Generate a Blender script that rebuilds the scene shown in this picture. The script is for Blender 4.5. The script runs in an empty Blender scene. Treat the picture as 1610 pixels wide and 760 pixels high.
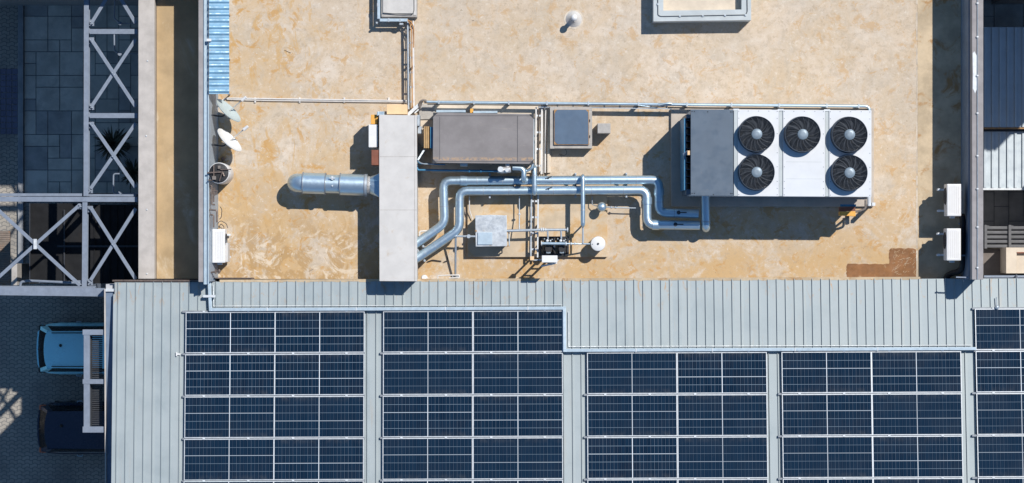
import bpy, bmesh, math, random
from mathutils import Vector, Matrix
random.seed(7)
S = bpy.context.scene
COL = S.collection
PPM, H = 62.0, 72.0           # pixels per metre at roof level, camera height above the roof
GZ = -9.5                     # street level
PI = math.pi

def X(px, z=0): return (px-805)/PPM*(1-z/H)
def Y(py, z=0): return -(py-380)/PPM*(1-z/H)
def P(px, py, z=0): return Vector((X(px, z), Y(py, z), z))

# ------------------------------------------------------------------ materials
class NT:
    def __init__(s, name):
        s.m = bpy.data.materials.new(name); s.m.use_nodes = True
        s.t = s.m.node_tree; s.t.nodes.clear()
        s.out = s.t.nodes.new('ShaderNodeOutputMaterial')
        s.b = s.t.nodes.new('ShaderNodeBsdfPrincipled')
        s.t.links.new(s.b.outputs[0], s.out.inputs[0])
        s.tc = s.t.nodes.new('ShaderNodeTexCoord')
        s.obj = s.tc.outputs['Object']
    def put(s, sock, v):
        if hasattr(v, 'is_output'): s.t.links.new(v, sock)
        elif isinstance(v, (tuple, list)) and len(v) == 3 and sock.type == 'RGBA': sock.default_value = (*v, 1)
        else: sock.default_value = v
    def set(s, **k):
        for n, v in k.items(): s.put(s.b.inputs[n.replace('_', ' ')], v)
    def math(s, op, a, b=0.0, c=None, clamp=False):
        n = s.t.nodes.new('ShaderNodeMath'); n.operation = op; n.use_clamp = clamp
        s.put(n.inputs[0], a); s.put(n.inputs[1], b)
        if c is not None: s.put(n.inputs[2], c)
        return n.outputs[0]
    def noise(s, scale, detail=6, rough=.6, dist=0, stretch=None, off=None):
        v = s.obj
        if stretch or off:
            mp = s.t.nodes.new('ShaderNodeMapping'); s.t.links.new(v, mp.inputs[0])
            if stretch: mp.inputs['Scale'].default_value = stretch
            if off: mp.inputs['Location'].default_value = off
            v = mp.outputs[0]
        n = s.t.nodes.new('ShaderNodeTexNoise'); s.t.links.new(v, n.inputs['Vector'])
        n.inputs['Scale'].default_value = scale; n.inputs['Detail'].default_value = detail
        n.inputs['Roughness'].default_value = rough; n.inputs['Distortion'].default_value = dist
        return n.outputs[0]
    def ramp(s, v, a, b, lo=0, hi=1, smooth=True):
        n = s.t.nodes.new('ShaderNodeMapRange'); n.interpolation_type = 'SMOOTHSTEP' if smooth else 'LINEAR'
        s.put(n.inputs['Value'], v); n.inputs['From Min'].default_value = a; n.inputs['From Max'].default_value = b
        n.inputs['To Min'].default_value = lo; n.inputs['To Max'].default_value = hi
        return n.outputs[0]
    def mix(s, f, a, b):
        n = s.t.nodes.new('ShaderNodeMix'); n.data_type = 'RGBA'
        s.put(n.inputs[0], f); s.put(n.inputs[6], a); s.put(n.inputs[7], b)
        return n.outputs[2]
    def xyz(s):
        n = s.t.nodes.new('ShaderNodeSeparateXYZ'); s.t.links.new(s.obj, n.inputs[0]); return n.outputs
    def bump(s, h, strength=.3, dist=.01):
        n = s.t.nodes.new('ShaderNodeBump'); s.put(n.inputs['Height'], h)
        n.inputs['Strength'].default_value = strength; n.inputs['Distance'].default_value = dist
        s.t.links.new(n.outputs[0], s.b.inputs['Normal'])

def scl(c, f): return tuple(min(1, x*f) for x in c)
def pmat(name, col, rough=.6, metal=0, var=.18, scale=3, bump=.15, dirt=None, dirt_amt=(.58, .75), dscale=2.5, stretch=None, spec=.5, rv=.1):
    n = NT(name)
    a = n.noise(scale, 7, .65)
    c = n.mix(n.ramp(a, .3, .7), scl(col, 1-var), scl(col, 1+var*.6))
    if dirt:
        d = n.noise(dscale, 8, .7, .6, stretch)
        c = n.mix(n.ramp(d, *dirt_amt), c, dirt)
    n.set(Base_Color=c, Metallic=metal, Specular_IOR_Level=spec)
    n.set(Roughness=n.ramp(n.noise(scale*2.3, 5), .3, .7, max(.05, rough-rv), min(1, rough+rv*1.2)))
    if bump: n.bump(n.noise(scale*9, 5, .7), bump, .006)
    return n.m

def lid_mat():
    n = NT('weathered_brown_grey_lid')
    o = n.xyz(); a = n.noise(2.2, 8, .65); f = n.noise(14, 8, .75); w = n.noise(5, 9, .75, .8, (.6, 2.2, 1))
    c = n.mix(n.ramp(a, .3, .7), (.175, .158, .152), (.222, .203, .196))
    c = n.mix(n.ramp(w, .58, .70, 0, .6), c, (.30, .255, .215))
    band = n.math('MULTIPLY', n.ramp(o[1], -.50, -.57), n.ramp(o[1], -.625, -.59))
    c = n.mix(n.math('MULTIPLY', band, n.ramp(f, .42, .58, 0, .85)), c, (.42, .27, .15))
    c = n.mix(n.ramp(f, .66, .74, 0, .6), c, (.40, .33, .26))
    n.set(Base_Color=c, Roughness=.6); n.bump(f, .12, .006)
    return n.m

def concrete_roof_mat():
    n = NT('stained_roof_concrete')
    o = n.xyz(); x, y = o[0], o[1]
    big = n.noise(.30, 6, .6, .5); mid = n.noise(1.0, 11, .72, .5); med = n.noise(4.2, 11, .80, .2, off=(2, 9, 0))
    fine = n.noise(9, 8, .72); grain = n.noise(46, 4, .7)
    low = n.ramp(y, 4.2, -.9)                       # the fall: water and rust gather towards the metal roof
    left = n.ramp(x, -2.0, -7.2); edge = n.ramp(y, .15, -.95)
    c = n.mix(n.ramp(big, .36, .62), (.615, .525, .425), (.545, .45, .345))
    c = n.mix(n.ramp(mid, .42, .58, 0, .55), c, (.475, .38, .265))
    c = n.mix(n.ramp(med, .49, .60, 0, .58), c, (.41, .34, .26))
    c = n.mix(n.ramp(med, .46, .36, 0, .36), c, (.65, .585, .495))
    # broad ochre wash, heavier low down
    wash = n.noise(.85, 11, .74, .9, off=(3, 8, 0))
    amt = n.math('ADD', n.math('ADD', .18, n.math('MULTIPLY', low, .60)), n.math('ADD', n.math('MULTIPLY', left, .45), n.math('MULTIPLY', edge, .45)))
    c = n.mix(n.math('MULTIPLY', n.ramp(wash, .40, .55), amt, clamp=True), c, (.505, .345, .18))
    c = n.mix(n.math('MULTIPLY', n.ramp(n.noise(.6, 10, .7, .6, off=(31, 5, 0)), .47, .60), .35), c, (.45, .395, .325))
    # sharp rust blotches and little runs
    st = n.noise(2.6, 11, .74, .6, off=(11, 2, 0))
    sm = n.math('MULTIPLY', n.ramp(st, .54, .61), n.math('ADD', .50, n.math('ADD', n.math('MULTIPLY', low, .40), n.math('MULTIPLY', left, .50))), clamp=True)
    c = n.mix(sm, c, (.48, .285, .115))
    st2 = n.noise(1.7, 9, .7, .9, stretch=(1.5, .6, 1), off=(5, 17, 0))
    c = n.mix(n.math('MULTIPLY', n.ramp(st2, .545, .61), n.math('ADD', .12, n.math('MULTIPLY', left, .75)), clamp=True), c, (.50, .315, .135))
    fl = n.noise(6.5, 7, .7, .8, stretch=(1.2, .7, 1), off=(3, 1, 0))
    c = n.mix(n.ramp(fl, .655, .70, 0, .62), c, (.50, .295, .12))
    # brushed pale streaks and silt in the lower left corner
    rg = n.math('MULTIPLY', n.ramp(x, -2.9, -4.6), n.ramp(y, 1.2, -.2))
    sw = n.noise(1.35, 8, .64, 2.2, stretch=(1, .72, 1), off=(1, 4, 0))
    c = n.mix(n.math('MULTIPLY', n.ramp(sw, .47, .54), n.math('MULTIPLY', rg, .85)), c, (.40, .255, .115))
    sw2 = n.noise(1.1, 8, .7, 3.0, off=(9, 9, 0))
    c = n.mix(n.math('MULTIPLY', n.ramp(sw2, .53, .61), n.math('MULTIPLY', rg, .85)), c, (.64, .54, .41))
    # drips, grit, pale chalky flecks
    c = n.mix(n.ramp(fine, .54, .66, 0, .55), c, (.36, .28, .195))
    c = n.mix(n.ramp(fine, .44, .33, 0, .48), c, (.68, .62, .53))
    c = n.mix(n.ramp(grain, .60, .70, 0, .50), c, (.27, .21, .15))
    sp = n.noise(13, 3, .6, off=(7, 7, 7))
    c = n.mix(n.ramp(sp, .715, .745, 0, .8), c, (.19, .13, .075))
    n.set(Base_Color=c, Roughness=.9, Specular_IOR_Level=.25)
    n.bump(n.math('ADD', n.math('MULTIPLY', mid, 1.2), n.math('ADD', fine, n.math('MULTIPLY', grain, .5))), .45, .012)
    return n.m

def metal_sheet_mat():
    n = NT('weathered_metal_sheet')
    o = n.xyz()
    a = n.noise(1.3, 7, .6, .3); st = n.noise(2.4, 8, .7, .4, stretch=(3.2, .35, 1)); f = n.noise(26, 5, .7)
    # every tray has weathered its own way
    cell = n.math('FLOOR', n.math('DIVIDE', o[0], .2242))
    w = n.t.nodes.new('ShaderNodeTexWhiteNoise'); w.noise_dimensions = '1D'; n.put(w.inputs['W'], cell)
    c = n.mix(n.ramp(a, .3, .7), (.265, .312, .325), (.315, .36, .37))
    c = n.mix(n.math('MULTIPLY', w.outputs[0], .5), c, (.35, .385, .38))
    c = n.mix(n.ramp(st, .57, .72, 0, .42), c, (.35, .31, .26))
    near = n.ramp(o[1], -1.95, -1.05)
    rs = n.noise(3.6, 8, .7, 1.2, stretch=(1.6, .6, 1), off=(4, 2, 0))
    c = n.mix(n.math('MULTIPLY', n.ramp(rs, .56, .68), near), c, (.37, .25, .15))
    c = n.mix(n.ramp(f, .66, .76, 0, .45), c, (.25, .28, .29))
    n.set(Base_Color=c, Metallic=.12, Roughness=n.ramp(a, .3, .7, .42, .58))
    n.bump(n.noise(5, 4), .12, .01)
    return n.m

def cells_mat():
    n = NT('solar_cells')
    o = n.xyz(); x, y = o[0], o[1]
    W2, L2 = .498, 1.105                       # half width and half length of the cell field
    def line(v, pitch, w, off=0.0):
        fr = n.math('FRACT', n.math('ADD', n.math('DIVIDE', n.math('ADD', v, off), pitch), .5))
        d = n.math('MULTIPLY', n.math('ABSOLUTE', n.math('SUBTRACT', fr, .5)), pitch)
        return n.ramp(d, w*.5+.002, w*.5-.002)
    oi = n.t.nodes.new('ShaderNodeObjectInfo')
    cid = n.math('ADD', n.math('MULTIPLY', n.math('FLOOR', n.math('DIVIDE', x, .0921)), 7.13),
                 n.math('ADD', n.math('MULTIPLY', n.math('FLOOR', n.math('DIVIDE', n.math('ADD', y, W2), .1992)), 31.7), n.math('MULTIPLY', oi.outputs['Random'], 91)))
    w = n.t.nodes.new('ShaderNodeTexWhiteNoise'); w.noise_dimensions = '1D'; n.put(w.inputs['W'], cid)
    cl = n.noise(.9, 4, .6)
    c = n.mix(w.outputs[0], (.0025, .0105, .026), (.0045, .0165, .037))
    c = n.mix(n.ramp(cl, .42, .7, 0, .35), c, (.011, .015, .027))
    vw = n.t.nodes.new('ShaderNodeTexWhiteNoise'); vw.noise_dimensions = '1D'
    n.put(vw.inputs['W'], n.math('FLOOR', n.math('DIVIDE', n.math('ADD', x, .046), .0921)))
    v1 = n.math('MULTIPLY', line(x, .0921, .008), n.math('ADD', .16, n.math('MULTIPLY', vw.outputs[0], .36)))
    c = n.mix(v1, c, (.22, .27, .32))
    c = n.mix(n.math('MULTIPLY', line(x, .0921, .004, .046), .16), c, (.10, .26, .36))
    c = n.mix(n.math('MULTIPLY', line(y, .1992, .009, W2), .62), c, (.30, .39, .46))
    bold = n.ramp(n.math('ABSOLUTE', n.math('SUBTRACT', y, W2-2*.1992)), .0085, .0055)
    c = n.mix(bold, c, (.48, .54, .58))
    c = n.mix(n.ramp(n.math('ABSOLUTE', x), .0105, .0075), c, (.72, .76, .78))
    dust = n.noise(6, 8, .75)
    pr = n.t.nodes.new('ShaderNodeObjectInfo').outputs['Random']
    c = n.mix(n.math('MULTIPLY', pr, .9), c, n.mix(.6, c, (.008, .022, .044)))
    low = n.math('MULTIPLY', n.ramp(y, -.34, -.52), n.ramp(n.noise(3, 6, .7), .4, .65))
    c = n.mix(n.math('MULTIPLY', low, .10), c, (.30, .27, .22))
    bird = n.noise(5.5, 3, .5, .4, None, (4, 2, 0))
    c = n.mix(n.ramp(bird, .775, .785, 0, .6), c, (.5, .5, .48))
    c = n.mix(n.ramp(dust, .60, .80, 0, .14), c, (.20, .19, .17))
    n.set(Base_Color=c, Roughness=n.ramp(cl, .3, .7, .12, .22), Specular_IOR_Level=.22)
    return n.m

def paver_mat():
    n = NT('interlocking_pavers')
    o = n.xyz()
    br = n.t.nodes.new('ShaderNodeTexBrick'); n.t.links.new(n.obj, br.inputs[0])
    mp = n.noise(9, 2, .5)
    wob = n.t.nodes.new('ShaderNodeVectorMath'); wob.operation = 'ADD'
    n.t.links.new(n.obj, wob.inputs[0])
    cx = n.t.nodes.new('ShaderNodeCombineXYZ')
    n.put(cx.inputs[0], n.math('MULTIPLY', n.math('SINE', n.math('MULTIPLY', o[1], 2*PI/.22)),   .016))
    n.put(cx.inputs[1], n.math('MULTIPLY', n.math('SINE', n.math('MULTIPLY', o[0], 2*PI/.22)), .022))
    n.t.links.new(cx.outputs[0], wob.inputs[1]); n.t.links.new(wob.outputs[0], br.inputs[0])
    br.inputs['Scale'].default_value = 1; br.inputs['Brick Width'].default_value = .22; br.inputs['Row Height'].default_value = .11
    br.inputs['Mortar Size'].default_value = .012; br.inputs['Mortar Smooth'].default_value = .3
    br.inputs['Color1'].default_value = (.36, .325, .275, 1); br.inputs['Color2'].default_value = (.30, .275, .235, 1); br.inputs['Mortar'].default_value = (.15, .145, .14, 1)
    st = n.noise(.6, 7, .6)
    c = n.mix(n.ramp(st, .45, .7, 0, .5), br.outputs[0], (.13, .125, .12))
    n.set(Base_Color=c, Roughness=.9)
    n.bump(br.outputs['Fac'], -.5, .01)
    return n.m

M = {}
def mk():
    M['concrete'] = concrete_roof_mat()
    M['sheet'] = metal_sheet_mat()
    M['cells'] = cells_mat()
    M['paver'] = paver_mat()
    lidm = lid_mat()
    M['screed'] = pmat('ochre_screed', (.49, .385, .255), .9, 0, .25, 1.6, .4, (.36, .20, .08), (.53, .66), 1.9)
    M['gutter_floor'] = pmat('silty_gutter_floor', (.44, .315, .175), .9, 0, .2, 1.1, .3, (.56, .47, .34), (.54, .72), 1.2, (1, .5, 1))
    M['rust_patch'] = pmat('rust_brown_membrane', (.245, .112, .042), .8, 0, .3, 3, .5, (.42, .29, .16), (.61, .70), 3.5, (1.4, .7, 1))
    M['seam'] = pmat('chalky_sealant', (.565, .485, .385), .8, 0, .25, 5, .3)
    M['cap'] = pmat('pale_plaster_coping', (.46, .425, .39), .85, 0, .14, 3, .3, (.34, .29, .24), (.62, .8), 5)
    M['wall'] = pmat('painted_plaster_wall', (.40, .40, .41), .85, 0, .12, 1.5, .2, (.28, .22, .17), (.6, .8), 2)
    M['wallgrey'] = pmat('grey_coping', (.30, .28, .275), .85, 0, .15, 3, .25, (.22, .18, .15), (.6, .8), 4)
    M['galv'] = pmat('galvanised_cladding', (.50, .62, .69), .36, .80, .04, 5, .01, (.42, .46, .48), (.6, .85), 5, rv=.03)
    M['galv_dull'] = pmat('dull_galvanised', (.41, .455, .49), .48, .5, .12, 10, .1, (.33, .27, .2), (.64, .8), 9)
    M['galv_lid'] = pmat('galvanised_lid', (.52, .55, .565), .42, .4, .16, 5, .15, (.46, .30, .15), (.61, .68), 3.5)
    M['steel'] = pmat('grey_blue_painted_steel', (.20, .235, .29), .5, .1, .12, 5, .1, (.30, .22, .17), (.68, .8), 7)
    M['slate'] = pmat('slate_blue_flashing', (.155, .21, .29), .55, .15, .18, 2, .1, (.05, .06, .07), (.64, .8), 4)
    M['tray'] = pmat('pale_blue_tray', (.40, .49, .55), .45, .2, .1, 6, .08)
    M['tray_white'] = pmat('pale_steel', (.60, .625, .635), .45, .2, .12, 7, .08, (.42, .36, .28), (.66, .8), 6)
    M['awning'] = pmat('sky_blue_sheeting', (.16, .32, .45), .45, .05, .18, 4, .1, (.50, .42, .35), (.6, .72), 3.5, (.8, 3, 1))
    M['white'] = pmat('white_enamel', (.70, .69, .67), .4, 0, .05, 3, .05, (.5, .47, .42), (.68, .85), 6)
    M['chiller'] = pmat('white_powder_coat', (.62, .635, .645), .4, 0, .04, 2, .04, (.55, .53, .49), (.68, .85), 5)
    M['offwhite'] = pmat('off_white_casing', (.545, .52, .485), .55, 0, .08, 2.5, .08, (.46, .39, .31), (.56, .78), 3)
    M['greypanel'] = pmat('slate_grey_panel', (.088, .12, .158), .45, .1, .07, 2, .05, (.17, .17, .175), (.6, .8), 4)
    M['brownroof'] = pmat('brown_grey_lid', (.20, .18, .175), .6, 0, .09, 2.2, .12, (.38, .30, .22), (.62, .72), 6, (.5, 2.5, 1))
    M['dark'] = pmat('dark_metal', (.035, .038, .045), .5, .2, .2, 5, .05)
    M['flatblack'] = pmat('cavity_shade_and_screw_black', (.008, .009, .011), .8, 0, .2, 5, 0)  # flat black: painted shade of the fan cavities, also dark screws
    M['shroud'] = pmat('dark_slate_shroud', (.045, .058, .08), .45, .1, .15, 6, .05)
    M['blade'] = pmat('charcoal_blade', (.042, .048, .058), .45, .1, .25, 8, .05)
    M['guard'] = pmat('black_guard_wire', (.085, .095, .11), .45, .3, .15, 8, 0)
    M['hub'] = pmat('blue_grey_hub', (.205, .255, .295), .45, .2, .15, 9, .05)
    M['lidblue'] = pmat('slate_blue_lid', (.075, .12, .18), .5, .05, .1, 3, .08, (.17, .20, .23), (.62, .8), 5)
    M['rust'] = pmat('rust', (.38, .22, .10), .85, 0, .3, 9, .3, (.14, .07, .035), (.5, .7), 12)
    M['block'] = pmat('bare_concrete', (.40, .375, .34), .92, 0, .16, 5, .45, (.26, .22, .18), (.58, .76), 6)
    M['plinth'] = pmat('stained_plinth', (.53, .42, .29), .9, 0, .18, 1.6, .4, (.50, .32, .15), (.48, .66), 1.8)
    M['padpale'] = pmat('pale_plinth', (.60, .51, .40), .9, 0, .14, 2, .35, (.47, .34, .2), (.58, .74), 3)
    M['paddark'] = pmat('worn_plinth', (.46, .40, .335), .9, 0, .15, 1.8, .35, (.34, .26, .18), (.58, .76), 3)
    M['upstand'] = pmat('pale_blue_grey_upstand', (.455, .49, .49), .8, 0, .1, 2, .2, (.36, .36, .33), (.62, .8), 4)
    M['clad'] = pmat('grey_blue_cladding', (.30, .35, .40), .5, .1, .1, 3, .08, (.22, .21, .2), (.64, .8), 4)
    M['rimdark'] = pmat('grey_rim', (.27, .29, .31), .5, .5, .1, 8, .05)
    M['brownroof'] = lidm
    M['palegrey'] = pmat('pale_grey_lid', (.52, .495, .455), .8, 0, .12, 4, .25, (.38, .32, .26), (.6, .78), 5)
    M['orange'] = pmat('orange_box', (.72, .36, .06), .6, 0, .1, 6, .05)
    M['tan'] = pmat('tan_panel', (.74, .50, .28), .7, 0, .08, 5, .1)
    M['brown'] = pmat('brown_panel', (.20, .066, .036), .7, 0, .2, 6, .1)
    M['wood'] = pmat('timber_board', (.46, .29, .13), .75, 0, .25, 6, .2, None, stretch=(1, .2, 1))
    M['bluecoil'] = pmat('blue_coil', (.05, .20, .34), .5, .2, .2, 8, .1)
    M['bronze'] = pmat('tarnished_pipe', (.16, .12, .10), .5, .4, .3, 9, .1)
    M['hose'] = pmat('grey_brown_hose', (.17, .145, .125), .7, 0, .25, 12, .2)
    M['black'] = pmat('black_rubber', (.014, .014, .016), .6, 0, .2, 8, .1)
    M['cable'] = pmat('black_cable', (.02, .02, .022), .55, 0, .2, 8, 0)
    M['copper'] = pmat('orange_cable', (.50, .25, .09), .6, 0, .2, 8, 0)
    M['pvc'] = pmat('white_pvc', (.66, .63, .59), .45, 0, .1, 6, .05, (.45, .36, .26), (.62, .8), 8)
    M['dish_grey'] = pmat('grey_green_dish', (.42, .48, .47), .5, 0, .08, 4, .05)
    M['dish_white'] = pmat('white_dish', (.66, .66, .64), .5, 0, .06, 4, .05)
    M['frame'] = pmat('anodised_frame', (.55, .575, .585), .4, .25, .05, 5, .03)
    M['slab'] = pmat('grey_paving_slab', (.58, .545, .47), .9, 0, .25, 1.3, .3, (.42, .385, .335), (.5, .72), .8)
    M['slabdark'] = pmat('dark_paving_slab', (.40, .385, .36), .9, 0, .25, 1.5, .3)
    M['joint'] = pmat('paving_joint', (.17, .175, .18), .95, 0, .2, 4, .2)
    M['kerb'] = pmat('kerb_stone', (.27, .28, .29), .9, 0, .2, 3, .3)
    M['bluetile'] = pmat('blue_grey_tile', (.13, .13, .19), .6, 0, .18, 2.5, .1)
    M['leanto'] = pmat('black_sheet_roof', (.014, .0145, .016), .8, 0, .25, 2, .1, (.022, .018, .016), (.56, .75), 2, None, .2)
    M['leantopale'] = pmat('buff_corrugated_sheet', (.20, .16, .13), .7, .1, .2, 4, .1, (.25, .14, .08), (.5, .68), 4)
    M['leaf'] = pmat('dark_leaf', (.045, .052, .035), .55, 0, .4, 3, 0)
    M['leafdry'] = pmat('dry_leaf', (.10, .065, .04), .7, 0, .3, 3, 0)
    M['trunk'] = pmat('fibrous_trunk', (.10, .075, .055), .9, 0, .3, 9, .4)
    M['carshade'] = pmat('white_paint_shade_blue', (.40, .86, .97), .3, .05, .03, 1, 0)  # white car; the blue of its shade is put into the paint colour
    M['carblack'] = pmat('black_car_paint', (.022, .030, .055), .25, .1, .05, 1, 0)
    M['glass'] = pmat('dark_car_glass', (.006, .007, .009), .3, 0, .1, 2, 0, spec=.12)
    M['trim'] = pmat('black_trim', (.018, .018, .02), .6, 0, .1, 5, 0)
    M['taillight'] = pmat('amber_tail_lamp', (.42, .12, .05), .3, 0, .1, 5, 0)
    M['tyre'] = pmat('tyre_rubber', (.02, .02, .02), .85, 0, .1, 5, .1)
    M['rim'] = pmat('alloy_rim', (.35, .36, .38), .4, .6, .1, 5, 0)
    M['shed'] = pmat('galvanised_shed_sheet', (.47, .52, .545), .42, .2, .08, 2, .1, (.46, .43, .40), (.64, .8), 2.5, (3, .4, 1))
    M['cream'] = pmat('cream_render', (.60, .52, .42), .85, 0, .1, 2.5, .2, (.45, .36, .27), (.6, .8), 3)
    M['deck'] = pmat('brown_grey_deck', (.17, .145, .13), .8, 0, .15, 3, .2)
    M['slat'] = pmat('dark_grey_slat', (.105, .105, .11), .6, 0, .12, 4, .1)
    M['foil'] = pmat('silver_foil_lagging', (.58, .57, .56), .35, .4, .25, 14, .5, (.42, .30, .2), (.6, .72), 12)
    M['neighbour'] = pmat('neighbour_render', (.20, .20, .21), .9, 0, .15, .8, .2)
mk()

# ------------------------------------------------------------------ mesh helpers
ORG = {}
class MB:
    def __init__(s): s.v = []; s.f = []; s.cuts = []; s.auto = True
    def cut(s): s.cuts.append((len(s.v), len(s.f))); s.auto = False
    def add(s, vs, fs):
        if s.auto: s.cuts.append((len(s.v), len(s.f)))
        b = len(s.v); s.v += [Vector(v) for v in vs]; s.f += [tuple(i+b for i in f) for f in fs]; return s
    def box(s, x0, x1, y0, y1, z0, z1):
        if x0 > x1: x0, x1 = x1, x0
        if y0 > y1: y0, y1 = y1, y0
        return s.add([(x0,y0,z0),(x1,y0,z0),(x1,y1,z0),(x0,y1,z0),(x0,y0,z1),(x1,y0,z1),(x1,y1,z1),(x0,y1,z1)],
              [(3,2,1,0),(4,5,6,7),(0,1,5,4),(1,2,6,5),(2,3,7,6),(3,0,4,7)])
    def pbox(s, a, b, c, d, z0, z1):            # pixel box a..b, c..d as seen at height z1
        return s.box(X(a,z1), X(b,z1), Y(d,z1), Y(c,z1), z0, z1)
    def prism(s, pts, z0, z1):                   # plan outline (counter-clockwise, world x,y)
        ar = sum(pts[i][0]*pts[(i+1)%len(pts)][1]-pts[(i+1)%len(pts)][0]*pts[i][1] for i in range(len(pts)))
        if ar < 0: pts = pts[::-1]
        n = len(pts)
        return s.add([(p[0],p[1],z0) for p in pts]+[(p[0],p[1],z1) for p in pts],
              [tuple(range(n))[::-1], tuple(range(n,2*n))]+[(i,(i+1)%n,(i+1)%n+n,i+n) for i in range(n)])
    def pprism(s, pp, z0, z1): return s.prism([(X(a,z1),Y(b,z1)) for a,b in pp], z0, z1)
    def beam(s, p0, p1, w, h, up=Vector((0,0,1))):
        p0 = Vector(p0); p1 = Vector(p1); d = (p1-p0).normalized()
        if abs(d.dot(up)) > .98: up = Vector((0,1,0))
        r = d.cross(up).normalized(); u = r.cross(d)
        c = [(-w/2,-h/2),(w/2,-h/2),(w/2,h/2),(-w/2,h/2)]
        return s.add([p0+r*a+u*b for a,b in c]+[p1+r*a+u*b for a,b in c],
              [(0,1,2,3),(7,6,5,4)]+[((i+1)%4,i,i+4,(i+1)%4+4) for i in range(4)])
    def sweep(s, pts, r, seg=14, caps=True):
        pts = [Vector(p) for p in pts]; n = len(pts)
        rr = r if isinstance(r,(list,tuple)) else [r]*n
        T = []
        for i in range(n):
            a = (pts[i]-pts[i-1]).normalized() if i else (pts[1]-pts[0]).normalized()
            b = (pts[i+1]-pts[i]).normalized() if i < n-1 else a
            t = a+b; T.append(t.normalized() if t.length > 1e-6 else a)
        u = T[0].orthogonal().normalized(); vs = []; fs = []
        for i in range(n):
            u = (u - T[i]*u.dot(T[i])).normalized(); w = T[i].cross(u)
            for k in range(seg):
                a = 2*PI*k/seg; vs.append(pts[i]+(u*math.cos(a)+w*math.sin(a))*rr[i])
        for i in range(n-1):
            for k in range(seg):
                fs.append((i*seg+k, i*seg+(k+1)%seg, (i+1)*seg+(k+1)%seg, (i+1)*seg+k))
        if caps:
            fs.append(tuple(range(seg))[::-1]); fs.append(tuple(range((n-1)*seg, n*seg)))
        return s.add(vs, fs)
    def tube(s, pts, r, bend=0.0, seg=14, nb=5):  # polyline with rounded elbows
        pts = [Vector(p) for p in pts]
        if not bend: return s.sweep(pts, r, seg)
        out = [pts[0]]
        for i in range(1, len(pts)-1):
            a = (pts[i-1]-pts[i]); b = (pts[i+1]-pts[i])
            k = min(bend, a.length*.49, b.length*.49)
            p, q = pts[i]+a.normalized()*k, pts[i]+b.normalized()*k
            for j in range(nb+1):
                t = j/nb; out.append(p*(1-t)**2+pts[i]*2*t*(1-t)+q*t*t)
        out.append(pts[-1]); return s.sweep(out, r, seg)
    def cyl(s, p0, p1, r0, r1=None, seg=24): return s.sweep([p0, p1], [r0, r0 if r1 is None else r1], seg)
    def lathe(s, c, prof, seg=28):               # prof: (radius, z) bottom to top
        return s.sweep_prof(c, prof, seg)
    def sweep_prof(s, c, prof, seg):
        vs = []; fs = []; n = len(prof)
        for r, z in prof:
            for k in range(seg):
                a = 2*PI*k/seg; vs.append((c[0]+r*math.cos(a), c[1]+r*math.sin(a), c[2]+z))
        for i in range(n-1):
            for k in range(seg): fs.append((i*seg+k, i*seg+(k+1)%seg, (i+1)*seg+(k+1)%seg, (i+1)*seg+k))
        fs.append(tuple(range(seg))[::-1]); fs.append(tuple(range((n-1)*seg, n*seg)))
        return s.add(vs, fs)
    def ring(s, c, R, r, seg=40, ms=6):
        vs = []; fs = []
        for i in range(seg):
            a = 2*PI*i/seg
            for k in range(ms):
                b = 2*PI*k/ms; q = R+r*math.cos(b)
                vs.append((c[0]+q*math.cos(a), c[1]+q*math.sin(a), c[2]+r*math.sin(b)))
        for i in range(seg):
            for k in range(ms):
                fs.append((i*ms+k, ((i+1)%seg)*ms+k, ((i+1)%seg)*ms+(k+1)%ms, i*ms+(k+1)%ms))
        return s.add(vs, fs)
    def build(s, name, mat, parent=None, bevel=0, smooth=False, org=None):
        o0 = Vector(org) if org is not None else (ORG[parent.name] if parent else Vector((0,0,0)))
        me = bpy.data.meshes.new(name); bm = bmesh.new()
        vs = [bm.verts.new(v-o0) for v in s.v]
        for f in s.f:
            try: bm.faces.new([vs[i] for i in f])
            except ValueError: pass
        bmesh.ops.recalc_face_normals(bm, faces=bm.faces)
        if bevel:
            es = [e for e in bm.edges if len(e.link_faces) == 2 and e.calc_face_angle(0) > .6]
            bmesh.ops.bevel(bm, geom=es, offset=bevel, segments=2, affect='EDGES', profile=.6, clamp_overlap=True)
        if smooth:
            for f in bm.faces: f.smooth = True
            for e in bm.edges:
                if len(e.link_faces) == 2 and e.calc_face_angle(0) > .75: e.smooth = False
        bm.to_mesh(me); bm.free(); me.materials.append(M[mat] if isinstance(mat, str) else mat)
        ob = bpy.data.objects.new(name, me); COL.objects.link(ob)
        if parent: ob.parent = parent
        else: ob.location = o0
        ORG[ob.name] = o0
        return ob
    def each(s, name, mat, parent, **k):         # every piece its own object
        cs = s.cuts+[(len(s.v), len(s.f))]; out = []
        for (v0,f0),(v1,f1) in zip(cs, cs[1:]):
            if v1 == v0: continue
            m = MB(); m.v = s.v[v0:v1]; m.f = [tuple(i-v0 for i in f) for f in s.f[f0:f1]]
            out.append(m.build(name, mat, parent, **k))
        return out
    def solo(s, name, mat, label, cat, group=None, **k):
        xs = [v.x for v in s.v]; ys = [v.y for v in s.v]; zs = [v.z for v in s.v]
        ob = s.build(name, mat, None, org=((min(xs)+max(xs))/2, (min(ys)+max(ys))/2, min(zs)), **k)
        return tag(ob, label, cat, group)
def tag(o, label=None, cat=None, group=None, kind=None):
    if label: o['label'] = label
    if cat: o['category'] = cat
    if group: o['group'] = group
    if kind: o['kind'] = kind
    return o
def thing(name, label, cat, loc, group=None):
    o = bpy.data.objects.new(name, None); COL.objects.link(o); o.empty_display_size = .2
    o.location = loc; ORG[o.name] = Vector(loc)
    return tag(o, label, cat, group)
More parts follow.
